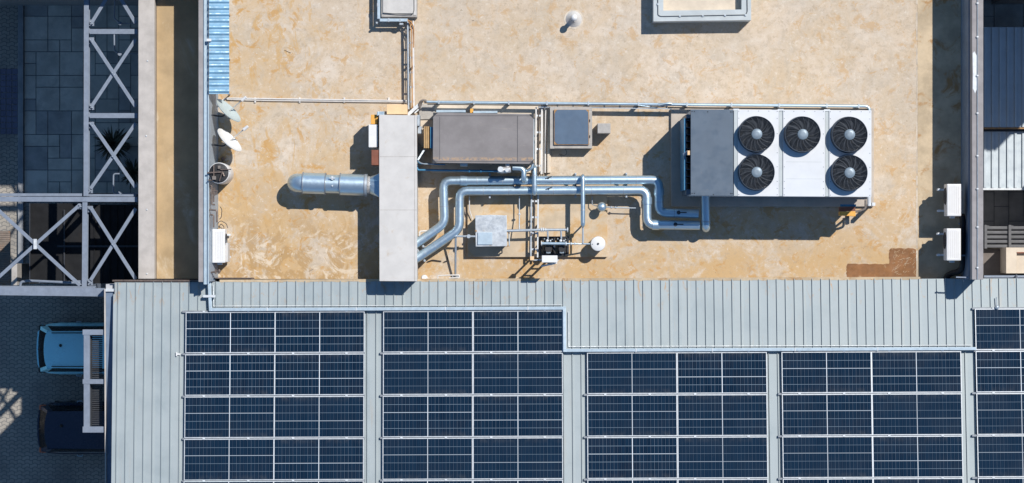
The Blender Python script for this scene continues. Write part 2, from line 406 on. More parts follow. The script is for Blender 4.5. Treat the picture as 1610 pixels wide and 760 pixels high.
def dup(root, loc, rot=None, label=None):
    def cp(o, par):
        c = o.copy(); COL.objects.link(c)
        if par: c.parent = par
        for ch in list(o.children): cp(ch, c)
        return c
    r = cp(root, None); r.location = loc
    if rot is not None: r.rotation_euler = rot
    if label: r['label'] = label
    return r
def struct(mb, name, mat, **k): return tag(mb.build(name, mat, **k), kind='structure')

# ------------------------------------------------------------------ ground, yards
struct(MB().box(-400, 400, -400, 400, GZ-1, GZ), 'ground', 'paver')
# slab paved yard: random slabs in three sizes on a dark bed
def slab_yard(name, px0, px1, py0, py1, u, mat='slab', kinds=((2,2),(2,1),(1,2),(1,1),(3,2),(2,3)), gz=GZ):
    z = gz+.02
    bed = MB(); bed.box(X(px0,z), X(px1,z), Y(py1,z), Y(py0,z), gz-.3, gz+.012)
    root = struct(bed, name, 'joint')
    nx, ny = int((px1-px0)/u), int((py1-py0)/u); used = set(); A, B = MB(), MB()
    for j in range(ny):
        for i in range(nx):
            if (i,j) in used: continue
            ks = list(kinds); random.shuffle(ks)
            for w,h in ks+[(1,1)]:
                cells = [(i+a,j+b) for a in range(w) for b in range(h)]
                if i+w <= nx and j+h <= ny and not any(c in used for c in cells):
                    used.update(cells); g = .55
                    t = B if random.random() < .22 else A
                    t.pbox(px0+i*u+g, px0+(i+w)*u-g, py0+j*u+g, py0+(j+h)*u-g, gz, gz+.03+random.random()*.006); break
    A.build('paving_slabs', mat, root); B.build('paving_slabs', 'slabdark', root)
slab_yard('paved_yard', 38, 272, -30, 318, 18.6, 'slab', ((2,2),(2,1),(1,2),(1,1),(2,2),(1,2)))
struct(MB().pbox(28, 36.5, -40, 445, GZ-.2, GZ+.12), 'kerb', 'kerb', bevel=.01)
k = MB()
for i in range(-2, 12):
    for j in range(-1, 1): pass
tl = MB()
for i in range(4):
    for j in range(11):
        tl.pbox(-9+i*9.3+.5, -9+(i+1)*9.3-.5, 108+j*9.4+.5, 108+(j+1)*9.4-.5, GZ-.05, GZ+.02)
struct(tl, 'tiled_path', 'bluetile')
slab_yard('side_yard', 1540, 1662, -20, 460, 23, 'slabdark', ((2,2),(2,2),(1,2),(2,1)), -5.0)

# ------------------------------------------------------------------ main building
bld = thing('office_building', 'flat roofed building with stained beige concrete roof and low parapet walls', 'building', (0, 0, GZ))
yN, yS = 12.0, Y(439)
MB().box(-9.47, 11.66, yS, yN, GZ, -.62).build('outer_wall', 'wall', bld)
MB().box(-7.80, 11.41, yS+.001, yN-.01, -.615, 0).build('roof_slab', 'concrete', bld)
MB().box(-9.08, -7.84, yS+.002, yN-.01, -.617, -.55).build('gutter_floor', 'gutter_floor', bld)
pw = MB().box(X(217.5,-.2), X(243,-.2), yS+.003, yN-.02, -.62, -.2).build('parapet_wall', 'cap', bld, bevel=.012)
b = MB()
for (px, py) in ((231,330),(231,431),(230,214),(232,96)): b.lathe((X(px,-.2), Y(py,-.2), -.2), [(.022,0),(.022,.012),(.01,.02)], 10)
b.each('anchor_bolt', 'tray_white', pw)
w2 = MB().box(X(312,1.1), X(320,1.1), yS-.06, yN-.02, -.62, 1.1).build('dividing_wall', 'wallgrey', bld, bevel=.01)
MB().prism([(-7.703,0),(-7.585,0),(-7.455,0),(-7.703,0.01)], 0, .01)
fl = MB(); y0, y1 = yS-.05, yN-.03
fl.add([(-7.698,y0,0.003),(-7.45,y0,0.003),(-7.585,y0,1.06),(-7.698,y0,1.06),(-7.698,y1,0.003),(-7.45,y1,0.003),(-7.585,y1,1.06),(-7.698,y1,1.06)],
       [(0,1,2,3),(7,6,5,4),(1,5,6,2),(2,6,7,3),(0,3,7,4),(0,4,5,1)])
fl.build('wall_cladding', 'clad', w2)
g = MB()
for a,c in ((320.3,322.0),(326.6,328.2)): g.box(X(a,1.12), X(c,1.12), yS-.12, yN-.05, 1.0, 1.14)
g.box(X(322.0,1.12), X(326.6,1.12), yS-.121, yN-.05, 1.0, 1.085)
g.build('box_gutter', 'tray', w2, bevel=.004)
rw = MB().box(11.415, X(1546,1.54), yS+.004, yN-.02, -.61, 1.54).build('parapet_wall', 'wallgrey', bld, bevel=.012)
MB().tube([(X(1537,1.56), yS+.01, 1.565), (X(1537,1.56), 8, 1.565)], .011, seg=8).build('lightning_conductor', 'galv_dull', rw)
b = MB()
for py in (4, 57, 118, 177, 244, 296, 356, 420): b.pbox(1535.6, 1538.6, py, py+2.2, 1.538, 1.59)
b.each('conductor_clip', 'tray_white', rw)
MB().pprism([(1529.2,84),(1532,81),(1536,88),(1535.4,112),(1536.2,140),(1533,147),(1529.4,139),(1530,118)], 1.537, 1.546).build('sealant_patch', 'tray_white', rw)
MB().box(11.385, 11.413, yS+.01, yN-.1, 0.002, 1.2).build('wall_render', 'slate', rw)
MB().box(10.285, 11.38, yS+.01, yN-.1, .001, .005).build('edge_screed', 'screed', bld)
s = MB()
y = yS+.03
while y < 7:                                                   # ragged sealant line along the joint
    L = random.uniform(.12, .5); w = random.uniform(.010, .020)
    s.box(10.262-w*.5+random.uniform(-.006,.006), 10.275+w*.5, y, y+L, .0005, .006); y += L+random.choice((0.002,.002,.06,.2))
s.build('joint_sealant', 'seam', bld)
MB().pprism([(1331+random.uniform(-.7,.7),437.8)]+[(1331+random.uniform(-.8,.8),437-k*2.4) for k in range(1,9)]+[(1333+k*4.3,415.2+random.uniform(-.8,.8)) for k in range(16)]+[(1398+random.uniform(-.7,.7),413-k*2.4) for k in range(9)]+[(1400+k*4,390.6+random.uniform(-.7,.7)) for k in range(10)]+[(1440.6+random.uniform(-.5,.5),393+k*5) for k in range(9)]+[(1440.5,437.5)], .001, .006).build('roof_patch', 'rust_patch', bld)
b = MB()
for i in range(60):                                            # splinters of old membrane on the patch
    px, py = random.uniform(1402,1438), random.uniform(392,432); a = random.gauss(.5,.5); L = random.uniform(.02,.12)
    p = P(px,py,.01); b.beam(p, p+Vector((math.cos(a)*L, math.sin(a)*L, 0)), .006, .005)
b.build('membrane_flake', 'plinth', bld)

# north wing and neighbours (mostly beyond the frame; they throw the shade the yards lie in)
nw = thing('north_wing', 'shaded plain wing wall along the top edge behind the steel frame', 'building', (-10.5, 9, GZ))
MB().box(-15.5, -9.53, 6.77, 12, GZ, 1.0).build('wing_wall', 'neighbour', nw)
MB().box(-9.5, -7.86, 6.77, 11.9, -.545, .98).build('roof_block', 'neighbour', nw)
nb = thing('neighbour_building', 'dark shaded building beyond the grey shed roof in the top right corner', 'building', (16, 9, GZ))
MB().box(13.0, 24, 6.43, 14, GZ, 3.5).build('wall', 'neighbour', nb)
MB().box(14.0, 16.8, 6.46, 9, 3.502, 5.5).build('shade_tower', 'neighbour', nb)  # unseen tower, shaped to throw the shadow corner onto the shed roof
MB().box(15.3, 15.6, -1.5, 3.3, GZ, 1.1).solo('unseen_shade_wall', 'wall', 'unseen plain wall added to shade the narrow side yard at the right', 'wall')  # added wall out of view, there to shade the side yard

# ------------------------------------------------------------------ metal roofed wing (turned a quarter degree)
RT = .0042
def zr(yl): return .45 + (-1.0-yl)*.105
wing = thing('metal_roofed_wing', 'low pitched wing with pale grey standing seam metal roof under the solar arrays', 'building', (0, 0, GZ))
wing.rotation_euler.z = RT
xL, xR, yT, yB = X(180,.45), 17.0, Y(441.3,.45), -12.5
MB().box(-10.26, xR-.02, yB+.02, yT-.05, GZ, .30).build('wing_wall', 'wall', wing)
sh = MB(); th = .03
sh.add([(xL,yT,zr(yT)-th),(xR,yT,zr(yT)-th),(xR,yB,zr(yB)-th),(xL,yB,zr(yB)-th),(xL,yT,zr(yT)),(xR,yT,zr(yT)),(xR,yB,zr(yB)),(xL,yB,zr(yB))],
       [(0,1,2,3),(7,6,5,4),(0,4,5,1),(1,5,6,2),(2,6,7,3),(3,7,4,0)])
pitch = .2242; x = xL+.09
while x < xR-.05:                                              # standing seams
    a, w, hgt = x, .013, .037
    e = yT+random.uniform(-.012, .02)
    vs = []
    for yy in (e, yB):
        z = zr(yy)
        vs += [(a-w,yy,z-.004),(a-w*.55,yy,z+hgt),(a+w*.55,yy,z+hgt),(a+w,yy,z-.004)]
    sh.add(vs, [(0,1,2,3),(7,6,5,4),(0,4,5,1),(1,5,6,2),(2,6,7,3),(3,7,4,0)])
    x += pitch
roof = sh.build('standing_seam_roof', 'sheet', wing)
MB().add([(xL-.03,yT-.3,zr(yT-.3)+.012),(xL+.045,yT-.3,zr(yT-.3)+.012),(xL+.045,yB,zr(yB)+.012),(xL-.03,yB,zr(yB)+.012),
          (xL-.03,yT-.3,zr(yT-.3)-.05),(xL+.045,yT-.3,zr(yT-.3)-.003),(xL+.045,yB,zr(yB)-.003),(xL-.03,yB,zr(yB)-.05)],
         [(0,1,2,3),(7,6,5,4),(0,4,5,1),(1,5,6,2),(2,6,7,3),(3,7,4,0)]).build('verge_flashing', 'sheet', wing)
MB().box(-10.255, xL-.035, yB, Y(456,.35), .302, .34).build('side_gutter', 'slate', wing)
MB().box(-10.29, -10.257, yB, Y(452,.35), .1, .40).build('gutter_lip', 'cap', wing)
MB().pbox(165.5, 180, 451.5, 456, .30, .41).build('gutter_end', 'tray_white', wing)
e = MB()
x = xL
while x < xR-.3:                                               # mortar worked up to the sheet edge, ragged
    w = random.uniform(.08,.3); d = random.uniform(.004,.03)
    if x > -7.5 and x < 10.2: e.box(x, x+w, yT-d, yT+.05, zr(yT)-.1, zr(yT)+.004+random.uniform(0,.006))
    x += w
e.build('mortar_edge', 'screed', wing)
# gap with dark frame at the left of the eaves, above the roof edge
f = MB()
f.pbox(334, 397, 437.0, 438.4, .0, .44); f.pbox(395.5, 398, 438.4, 443, .0, .44); f.pbox(334, 336, 438.4, 443, 0, .44)
f.solo('drain_frame', 'bronze', 'thin rusty frame round a dark drain slot at the metal roof edge', 'drain')
MB().box(X(181), X(331), Y(442.4), Y(440), .0, .50).solo('gap_shade_strip', 'bronze', 'dark strip standing for the shaded gap between left gutter and metal roof', 'flashing')  # solid strip, coloured dark for the shade in the gap

def RW(px, py, dz=0):                                          # pixel on the metal roof -> world, lying dz above the sheet
    z = .6
    for _ in range(3):
        xw, yw = X(px, z), Y(py, z); yl = yw - RT*xw; z = zr(yl)+dz
    return Vector((X(px,z), Y(py,z), z))
# ------------------------------------------------------------------ solar panels
TILT = -math.atan(.105)
def make_panel():
    r = thing('solar_panel', '', 'solar panel', (0,0,0), 'solar panels on the metal roof')
    L, W, t = 2.252, 1.034, .019
    f = MB()
    f.box(-L/2, L/2, W/2-t, W/2, -.035, .005); f.box(-L/2, L/2, -W/2, -W/2+t, -.035, .005)
    f.box(-L/2, -L/2+t, -W/2+t, W/2-t, -.035, .005); f.box(L/2-t, L/2, -W/2+t, W/2-t, -.035, .005)
    f.build('panel_frame', 'frame', r)
    MB().box(-L/2+t, L/2-t, -W/2+t, W/2-t, -.03, 0).build('cell_sheet', 'cells', r)
    return r
groups = [('leftmost array', [(362.3,'left',0), (502.7,'right',1)], 0, 5),
          ('second array from the left', [(673,'left',0), (814.3,'right',1)], 0, 5),
          ('third array from the left', [(993.5,'left',0), (1134.8,'right',1)], 1, 4),
          ('fourth array from the left', [(1299,'left',0), (1440,'right',1)], 1, 4),
          ('array cut by the right edge', [(1604,'left',0)], 0, 5)]
ordn = ['top', 'second', 'third', 'fourth', 'fifth']
proto = None
for gname, cols, r0, nr in groups:
    for cx, side, flip in cols:
        for r in range(nr):
            py = 488.0-.0042*(cx-805)+33.2+(r0+r)*66.6
            # columns spread a little towards the bottom because the roof climbs
            p = RW(cx+(cx-805)*.0000245*(py-520), py, .115)
            lab = f"dark blue solar panel, {ordn[r]} row, {side} column of the {gname}" if len(cols) == 2 else f"dark blue solar panel in the {ordn[r]} row of the {gname}"
            rot = (TILT+random.uniform(-.002,.002), random.uniform(-.002,.002), RT+(PI if flip else 0))
            if flip: rot = (-TILT, 0, RT+PI)
            if proto is None:
                proto = make_panel(); o = proto; o.location = p; o.rotation_euler = rot
            else: o = dup(proto, p, rot)
            o['label'] = lab
# mounting rails: each carries the joint between two rows, with clamps
def rail(px0, px1, py, lab, clamps):
    r = thing('mounting_rail', lab, 'rail', RW((px0+px1)/2, py, 0), 'mounting rails under the solar panels')
    a, c = RW(px0, py-.0042*0, .06), RW(px1, py-.0042*(px1-px0), .06)
    MB().beam(a, c, .05, .05).build('rail', 'rimdark', r)  # rail colour darkened for the shadow between panel rows
    b = MB()
    for q in clamps:
        p = RW(q, py-.0042*(q-px0), .118); b.box(p.x-.03, p.x+.03, p.y-.022, p.y+.022, p.z-.03, p.z+.010)
    b.each('panel_clamp', 'tray_white', r)
for gname, cols, r0, nr in groups:
    a = cols[0][0]-75.5; c = cols[-1][0]+71
    cl = [cols[0][0]+d for d in (-42, 28)] + ([cols[1][0]+d for d in (-42, 42)] if len(cols) > 1 else [])
    for r in range(nr):
        py = 488.0-.0042*(a-805)+(r0+r)*66.6
        rail(a, c, py+.2, f"grey rail above the {ordn[r]} panel row, {gname}", cl)

# cable tray stepping along the panels
ct = thing('cable_tray', 'pale blue covered cable tray stepping along the top of the solar arrays', 'cable tray', RW(887,487,0))
pts = [(329,443.5),(331,487.2),(887.3,484.8),(887.8,551.2),(1532,548.4)]
m = MB()
for i in range(len(pts)-1):
    a, c = RW(*pts[i], .15), RW(*pts[i+1], .15)
    d = (c-a).normalized()*.038
    m.beam(a-d*(i>0), c+d, .076, .07)
m.build('tray_cover', 'tray', ct, bevel=.006)
m = MB()
m.tube([RW(335,448,.06), RW(336,481.6,.06), RW(884,479.6,.06)], .009, seg=8)
m.tube([RW(894,490,.06), RW(894.5,545.2,.06), RW(1528,543,.06)], .009, seg=8)
m.build('conduit', 'tray_white', ct, smooth=True)
m = MB()
for px, py in ((420,486.2),(560,485.8),(700,485.2),(830,484.8),(1000,550.8),(1120,550.2),(1250,549.6),(1380,549)):
    p = RW(px, py, .187); m.box(p.x-.012, p.x+.012, p.y-.045, p.y+.045, p.z-.004, p.z+.006)
p = RW(329,466,.19); m.box(p.x-.15, p.x+.15, p.y-.03, p.y+.03, p.z-.07, p.z+.01)
m.each('tray_strap', 'tray_white', ct)
p = RW(1566,483,.0)
c = thing('roof_outlet', 'small metal cable outlet cowl above the array at the right edge', 'outlet', p)
MB().lathe(p, [(.03,0),(.03,.12),(.055,.14),(.055,.17),(.02,.2)], 12).build('cowl', 'galv_dull', c, smooth=True)
MB().tube([p+Vector((0,.0,.05)), p+Vector((0,.25,.05))], .012, seg=8).build('conduit', 'galv_dull', c)
p = RW(280,557,.0)
MB().box(p.x-.05,p.x+.06,p.y-.02,p.y+.02,p.z-.003,p.z+.05).box(p.x-.05,p.x-.02,p.y-.05,p.y+.05,p.z-.002,p.z+.06).solo('roof_bracket', 'white', 'small white bracket on the metal roof left of the panels', 'bracket')
# ------------------------------------------------------------------ steel frame over the yard
tr = thing('yard_canopy', 'open grey steel frame with crossed braces above the shaded yard', 'steel frame', P(136,310,-.5))
zt = -.5
def ibeam(p0, p1, w, h, name='beam', mat='steel'):
    p0 = Vector(p0); p1 = Vector(p1); m = MB()
    m.beam(p0, p1, w, .018); m.beam(p0-Vector((0,0,h)), p1-Vector((0,0,h)), w, .018)
    m.beam(p0-Vector((0,0,h/2)), p1-Vector((0,0,h/2)), .014, h-.022)
    return m.build(name, mat, tr)
ibeam(P(136.0,-40,zt), P(135.2,308.5,zt), .125, .2, 'chord_beam')
ibeam(P(133.6,318.2,zt), P(132.6,452,zt), .125, .2, 'chord_beam')
for py in (49.8, 182): ibeam(P(141,py,zt), P(216,py,zt), .125, .16, 'cross_beam')
ibeam(P(-30,313.2,zt+.02), P(216,313.8,zt+.02), .125, .2, 'cross_beam')
ibeam(P(-30,306.4,zt-.06), P(129,306.6,zt-.06), .07, .16, 'cross_beam')
ibeam(P(139,307.2,zt-.06), P(213,307.6,zt-.06), .055, .16, 'cross_beam')
ibeam(P(-30,457.5,zt+.2), P(163,460.0,zt+.2), .21, .22, 'cross_beam')
ibeam(P(-30,451,zt+.08), P(150,452,zt+.08), .05, .1, 'cross_beam')
def brace(a, c, dz=0): MB().beam(P(*a,zt-.03+dz), P(*c,zt-.03+dz), .088, .05).build('diagonal_brace', 'steel', tr, bevel=.004)
for top, bot in ((-84,45),(56,176),(188,303),(322,447)):
    brace((143,top+5),(213.5,bot-8)); brace((142.5,bot-6),(213.5,top+6),-.055)
brace((-40,296),(126,449)); brace((-40,470),(127,321),-.055)
gm = MB()
for px, py in ((144,36),(144,64),(144,168),(144,197),(142,299),(142,329),(142,444),(126,324),(126,446)):
    gm.pbox(px-4, px+4, py-5, py+5, zt-.105, zt-.095)
gm.each('gusset_plate', 'steel', tr)
gm = MB()
for px, py in ((144,36),(144,64),(144,168),(144,197),(142,299),(142,329),(142,444),(126,324),(126,446),(178.5,116),(178,248),(178,386)):
    for dx,dy in ((-1.6,-1.6),(1.4,1.2)):
        gm.lathe(P(px+dx,py+dy,zt-.01), [(.014,-.03),(.014,.012)], 6)
gm.each('bolt', 'galv_dull', tr)
MB().pbox(52.5, 57.5, 376, 392, zt-.02, zt+.05).build('clamp_plate', 'tray_white', tr, bevel=.006)
# posts holding the frame
pm = MB()
for px, py in ((134.5,311),(133,452)): pm.box(P(px,py,zt).x-.06, P(px,py,zt).x+.06, P(px,py,zt).y-.06, P(px,py,zt).y+.06, GZ, zt-.215)
pm.each('post', 'steel', tr)
# thin bent pipes rising beside the parapet
for (pp, lab) in ((((181,-6),(179.5,29),(189,37)), 'thin dark bent pipe below the top edge, inside the steel frame'),
             (((179.5,52),(179.8,80),(188.5,85)), 'thin dark bent pipe under the upper cross beam of the steel frame'),
             (((188,273.5),(178.5,273.5),(178,304),(187,304.5)), 'thin grey hooked pipe beside the spiky plants')):
    m = MB(); m.tube([P(a,c_,-1.4) for a,c_ in pp], .022, .06, 10)
    q = P(*pp[-1], -1.4); m.lathe(q, [(.05,-.05),(.05,.03)], 12)
    a, d = P(*pp[-1],-1.4), Vector((X(222,-1.4), P(*pp[-1],-1.4).y, -1.4)); m.tube([a, d], .014, seg=8)
    m.solo('handrail_pipe', 'steel', lab, 'pipe', 'thin bent pipes beside the left parapet', smooth=True)
# spiky plants
def yucca(px, py, hgt, rad, n, lab):
    base = P(px,py,GZ+.02); top = Vector((base.x, base.y, GZ+hgt))
    # keep the crown centred under the pixel it shows at
    c = P(px,py,GZ+hgt); base = Vector((c.x, c.y, GZ+.02))
    r = thing('spiky_plant', lab, 'plant', base, 'spiky plants in the yard')
    t = MB(); t.sweep([base, base+Vector((.05,.02,hgt*.5)), c], [.13,.1,.08], 10); t.build('trunk', 'trunk', r, smooth=True)
    A, B = MB(), MB()
    for i in range(n):
        az = random.random()*2*PI; el = random.uniform(-.5, 1.25); L = rad*random.uniform(.75,1.05); w = random.uniform(.028,.05)
        d = Vector((math.cos(az)*math.cos(el), math.sin(az)*math.cos(el), math.sin(el)))
        sd = Vector((-math.sin(az), math.cos(az), 0)); droop = Vector((0,0,-.18*L))
        m1 = c+d*L*.55; tip = c+d*L+droop
        (B if el < -.2 else A).add([c-sd*w*.4, c+sd*w*.4, m1+sd*w*.6, tip, m1-sd*w*.6, m1-Vector((0,0,w*.4))], [(0,1,2,5),(0,5,4),(2,3,5),(5,3,4)])
    A.build('leaf_crown', 'leaf', r); B.build('dry_leaves', 'leafdry', r)
yucca(178, 226, 2.6, .62, 130, 'dark spiky plant with long narrow leaves under the crossed braces')
yucca(211, 272, 2.2, .50, 90, 'smaller brownish spiky plant tucked against the left parapet')

# black lean-to roof under the frame
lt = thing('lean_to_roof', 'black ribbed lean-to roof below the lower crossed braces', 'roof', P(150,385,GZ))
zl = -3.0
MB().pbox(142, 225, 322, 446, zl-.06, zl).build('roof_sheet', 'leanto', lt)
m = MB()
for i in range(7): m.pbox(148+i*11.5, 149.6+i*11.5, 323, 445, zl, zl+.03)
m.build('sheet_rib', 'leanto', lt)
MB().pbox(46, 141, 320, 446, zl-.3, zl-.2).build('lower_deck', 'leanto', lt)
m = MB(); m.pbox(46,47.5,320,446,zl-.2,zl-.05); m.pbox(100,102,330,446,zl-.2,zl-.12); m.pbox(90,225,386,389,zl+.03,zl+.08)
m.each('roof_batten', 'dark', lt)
MB().pbox(46.5,49,321,445,GZ,zl-.302).build('sun_block_wall', 'leanto', lt)  # added under the deck to block sun on the ground to its left
pm = MB()
for px, py in ((53,325),(53,440),(138,325),(138,440)):
    p = P(px,py,zl-.2); pm.box(p.x-.05,p.x+.05,p.y-.05,p.y+.05,GZ,zl-.3)
pm.each('post', 'dark', lt)
m = MB()
yy = 366
while yy < 450:
    a, c = P(-20,yy,-6), P(16,yy,-6); m.tube([a,c], .04, seg=8); yy += 3.4
m.pbox(-20,16,365,450,-6.06,-6.01)
m.solo('corrugated_sheet', 'leantopale', 'buff rust streaked corrugated sheet at the left edge below the braces', 'roof sheet')
MB().pbox(18, 27, 415, 449, GZ, -3).solo('concrete_pier', 'block', 'grey concrete pier between corrugated sheet and black lean-to', 'pier', bevel=.01)
m = MB(); m.tube([P(32,450,-2),P(33,443.5,-2),P(44,441.5,-2),P(131,445.5,-2)], .035, .1, 10)
for px in (62, 100): m.tube([P(px,444,-2), P(px,444,-2)-Vector((0,0,1.0))], .022, seg=8)
m.solo('handrail', 'steel', 'grey tubular handrail along the lower edge of the black lean-to', 'handrail', smooth=True)

# louvred awning above the cars
aw = thing('louvred_awning', 'grey steel awning frame with dark louvres overhanging the parked cars', 'awning', P(150,600,.2))
za = .30
MB().pbox(131.5,141,520,680,za-.12,za).build('front_beam', 'steel', aw, bevel=.006)
for a, c in ((518.5,527),(596.5,604),(671,680.5)):
    MB().pbox(129.8,163.5,a,c,za-.10,za+.012).build('bracket_arm', 'steel', aw, bevel=.006)
for a, c in ((528,596),(605,670.5)):
    m = MB(); yy = a
    while yy < c-1:
        p = P(144,yy,za-.3); q = P(161,yy,za-.3); m.beam(p, q, .03, .012, Vector((0,.5,.85)).normalized()); yy += 3.0
    m.pbox(142,143.5,a,c,za-.36,za-.2)
    m.build('louvre_panel', 'dark', aw)

# ------------------------------------------------------------------ parked cars
def car(px0, py0, py1, mat, lab, rails):
    zc = GZ
    sc = PPM/(1-(zc+1.4)/H)                    # px per metre near the car's roof
    W = (py1-py0)/ (PPM/(1-(zc+.9)/H)); L = W*2.45
    x0 = X(px0, zc+.8); yc = Y((py0+py1)/2, zc+1.0)
    r = thing('parked_car', lab, 'car', (x0+L/2, yc, zc), 'cars parked below the awning')
    def sec(stations):                         # loft: (x, half width, z0, z1, roundness)
        vs = []; fs = []; n = 20
        for (xx, hw, z0, z1, e) in stations:
            for k in range(n):
                a = 2*PI*k/n; ca, sa = math.cos(a), math.sin(a)
                yy = hw*math.copysign(abs(ca)**e, ca); zz = (z0+z1)/2+(z1-z0)/2*math.copysign(abs(sa)**e, sa)
                vs.append((x0+xx, yc+yy, zc+zz))
        for i in range(len(stations)-1):
            for k in range(n): fs.append((i*n+k, i*n+(k+1)%n, (i+1)*n+(k+1)%n, (i+1)*n+k))
        fs.append(tuple(range(n))[::-1]); fs.append(tuple(range((len(stations)-1)*n, len(stations)*n)))
        return MB().add(vs, fs)
    h = W/2
    sec([(0.0,h*.55,.34,.72,.7),(.04,h*.74,.28,.84,.6),(.12,h*.88,.22,.93,.5),(.28,h*.96,.2,.96,.45),(.6,h,.2,.97,.42),(L*.45,h,.2,.96,.42),(L*.72,h*.99,.2,.94,.42),(L*.88,h*.94,.22,.84,.45),(L*.96,h*.82,.28,.72,.5),(L,h*.6,.34,.6,.6)]).build('body', mat, r, smooth=True)
    def cabin(st, nm, mt):                     # (x, half width low, half width high, z low, z high)
        m = MB(); vs = []; fs = []; n = 12
        for (xa, xb, wl, wh, zl_, zh_) in st:
            for k in range(n+1):
                t = -1+2*k/n; bow = .055*(1-t*t)
                vs.append((x0+xa-bow*(1 if xa < L*.3 else -.4), yc+wl*t, zc+zl_)); vs.append((x0+xb-bow*(1 if xb < L*.3 else -.4), yc+wh*t, zc+zh_))
        q = 2*(n+1)
        for k in range(n):                     # rear screen, roof, windscreen
            fs.append((2*k,2*k+1,2*k+3,2*k+2)); fs.append((2*k+1,q+2*k+1,q+2*k+3,2*k+3)); fs.append((q+2*k,q+2*k+2,q+2*k+3,q+2*k+1)); fs.append((2*k,2*k+2,q+2*k+2,q+2*k))
        fs.append((0,q,q+1,1)); fs.append((q-2,q-1,2*q-1,2*q-2))
        return m.add(vs, fs).build(nm, mt, r)
    cabin([(.05,.36,h*.89,h*.73,.86,1.47),(L*.77,L*.60,h*.88,h*.74,.88,1.44)], 'windows', 'glass')
    rf = MB(); pts = []; n = 10
    a0, a1, hw = .335, L*.585, h*.725
    for k in range(n+1): t = -1+2*k/n; pts.append((x0+a0-.065*(1-t*t)+.05*abs(t)**6, yc+hw*t*(1-.03*abs(t)**6)))
    for k in range(n+1): t = 1-2*k/n; pts.append((x0+a1+.05*(1-t*t), yc+hw*t))
    rf.prism(pts, zc+1.455, zc+1.505); rf.build('roof', mat, r, bevel=.022, smooth=True)
    # tailgate below and beside the rear screen
    tg = MB(); pts = []
    for k in range(n+1): t = -1+2*k/n; pts.append((x0+.035-.065*(1-t*t)+.09*t**6, yc+h*.90*t))
    for k in range(n+1): t = 1-2*k/n; pts.append((x0+.115-.065*(1-t*t), yc+h*.93*t))
    tg.prism(pts, zc+.74, zc+.90); tg.build('tailgate', mat, r, bevel=.02, smooth=True)
    for sy in (-1,1):
        if rails: MB().tube([(x0+.50,yc+sy*h*.64,zc+1.50),(x0+.58,yc+sy*h*.64,zc+1.55),(x0+L*.5,yc+sy*h*.64,zc+1.55),(x0+L*.53,yc+sy*h*.64,zc+1.53)], .014, .05, 8).build('roof_rail', 'trim', r, smooth=True)
        # pillars between the side windows
        g_ = .008; q = lambda xx, yy, zz: Vector((x0+xx, yc+sy*yy, zc+zz))
        tI = .86; bo = .055*(1-tI*tI)
        A_, B_ = q(.05-bo-g_, h*.89*tI, .87), q(.36-bo-g_, h*.73*tI, 1.475)
        C_, D_ = q(.05-g_, h*.89+g_, .87), q(.36-g_, h*.73+g_, 1.475)
        E_, F_ = q(.05+.22, h*.89+g_, .87), q(.36+.12, h*.73+g_, 1.475)
        k_ = Vector((.02, -sy*.02, -.004)); vs = [A_,B_,C_,D_,E_,F_]
        MB().add(vs+[v+k_ for v in vs], [(0,2,3,1),(2,4,5,3),(6,7,9,8),(8,9,11,10),(0,1,7,6),(4,10,11,5),(0,6,8,2),(2,8,10,4),(1,3,9,7),(3,5,11,9)]).build('pillar', mat, r)
        MB().box(x0+.03,x0+.24,yc+sy*h*.70,yc+sy*h*.91,zc+.80,zc+.985).build('tail_light', 'trim' if rails else 'taillight', r, bevel=.05)
        for xx in (L*.30, L*.52): MB().tube([(x0+xx,yc+sy*(h-.01),zc+.86),(x0+xx+.02,yc+sy*(h+.03),zc+.87),(x0+xx+.14,yc+sy*(h+.03),zc+.87),(x0+xx+.16,yc+sy*(h-.01),zc+.86)], .014, .01, 8).build('door_handle', 'galv', r)
        MB().box(x0+L*.66,x0+L*.71,yc+sy*(h-.02),yc+sy*(h+.16),zc+.95,zc+1.1).build('wing_mirror', mat, r, bevel=.03)
        for xx in (L*.18, L*.8):
            wl = MB().sweep([(x0+xx,yc+sy*(h-.17),zc+.29),(x0+xx,yc+sy*(h+.005),zc+.29)], .29, 24).build('wheel', 'tyre', r, bevel=.02)
            MB().sweep([(x0+xx,yc+sy*(h),zc+.29),(x0+xx,yc+sy*(h+.012),zc+.29)], .18, 16).build('rim', 'rim', wl)
    # tailgate details
    MB().box(x0-.012,x0+.06,yc-.30,yc+.30,zc+.62,zc+.70).build('tailgate_trim', 'trim', r, bevel=.01)
    MB().beam((x0+.02,yc-.02,zc+.975),(x0+.13,yc+.05,zc+1.10),.02,.012).build('rear_wiper', 'trim', r)
    MB().beam((x0-.02,yc-h*.66,zc+.45),(x0-.02,yc+h*.66,zc+.45),.10,.12).build('bumper', 'trim' if mat == 'carblack' else mat, r, bevel=.03)
    MB().lathe((x0+.75,yc+.12,zc+1.53),[(.045,0),(.04,.02),(.012,.05),(.006,.22)],10).build('antenna', 'trim', r)
    return r
car(60, 508, 590, 'carshade', 'white car in painted shade blue with black roof rails backed under the awning', True)
car(61, 633, 716, 'carblack', 'black car with amber tail lamps backed under the awning', False)

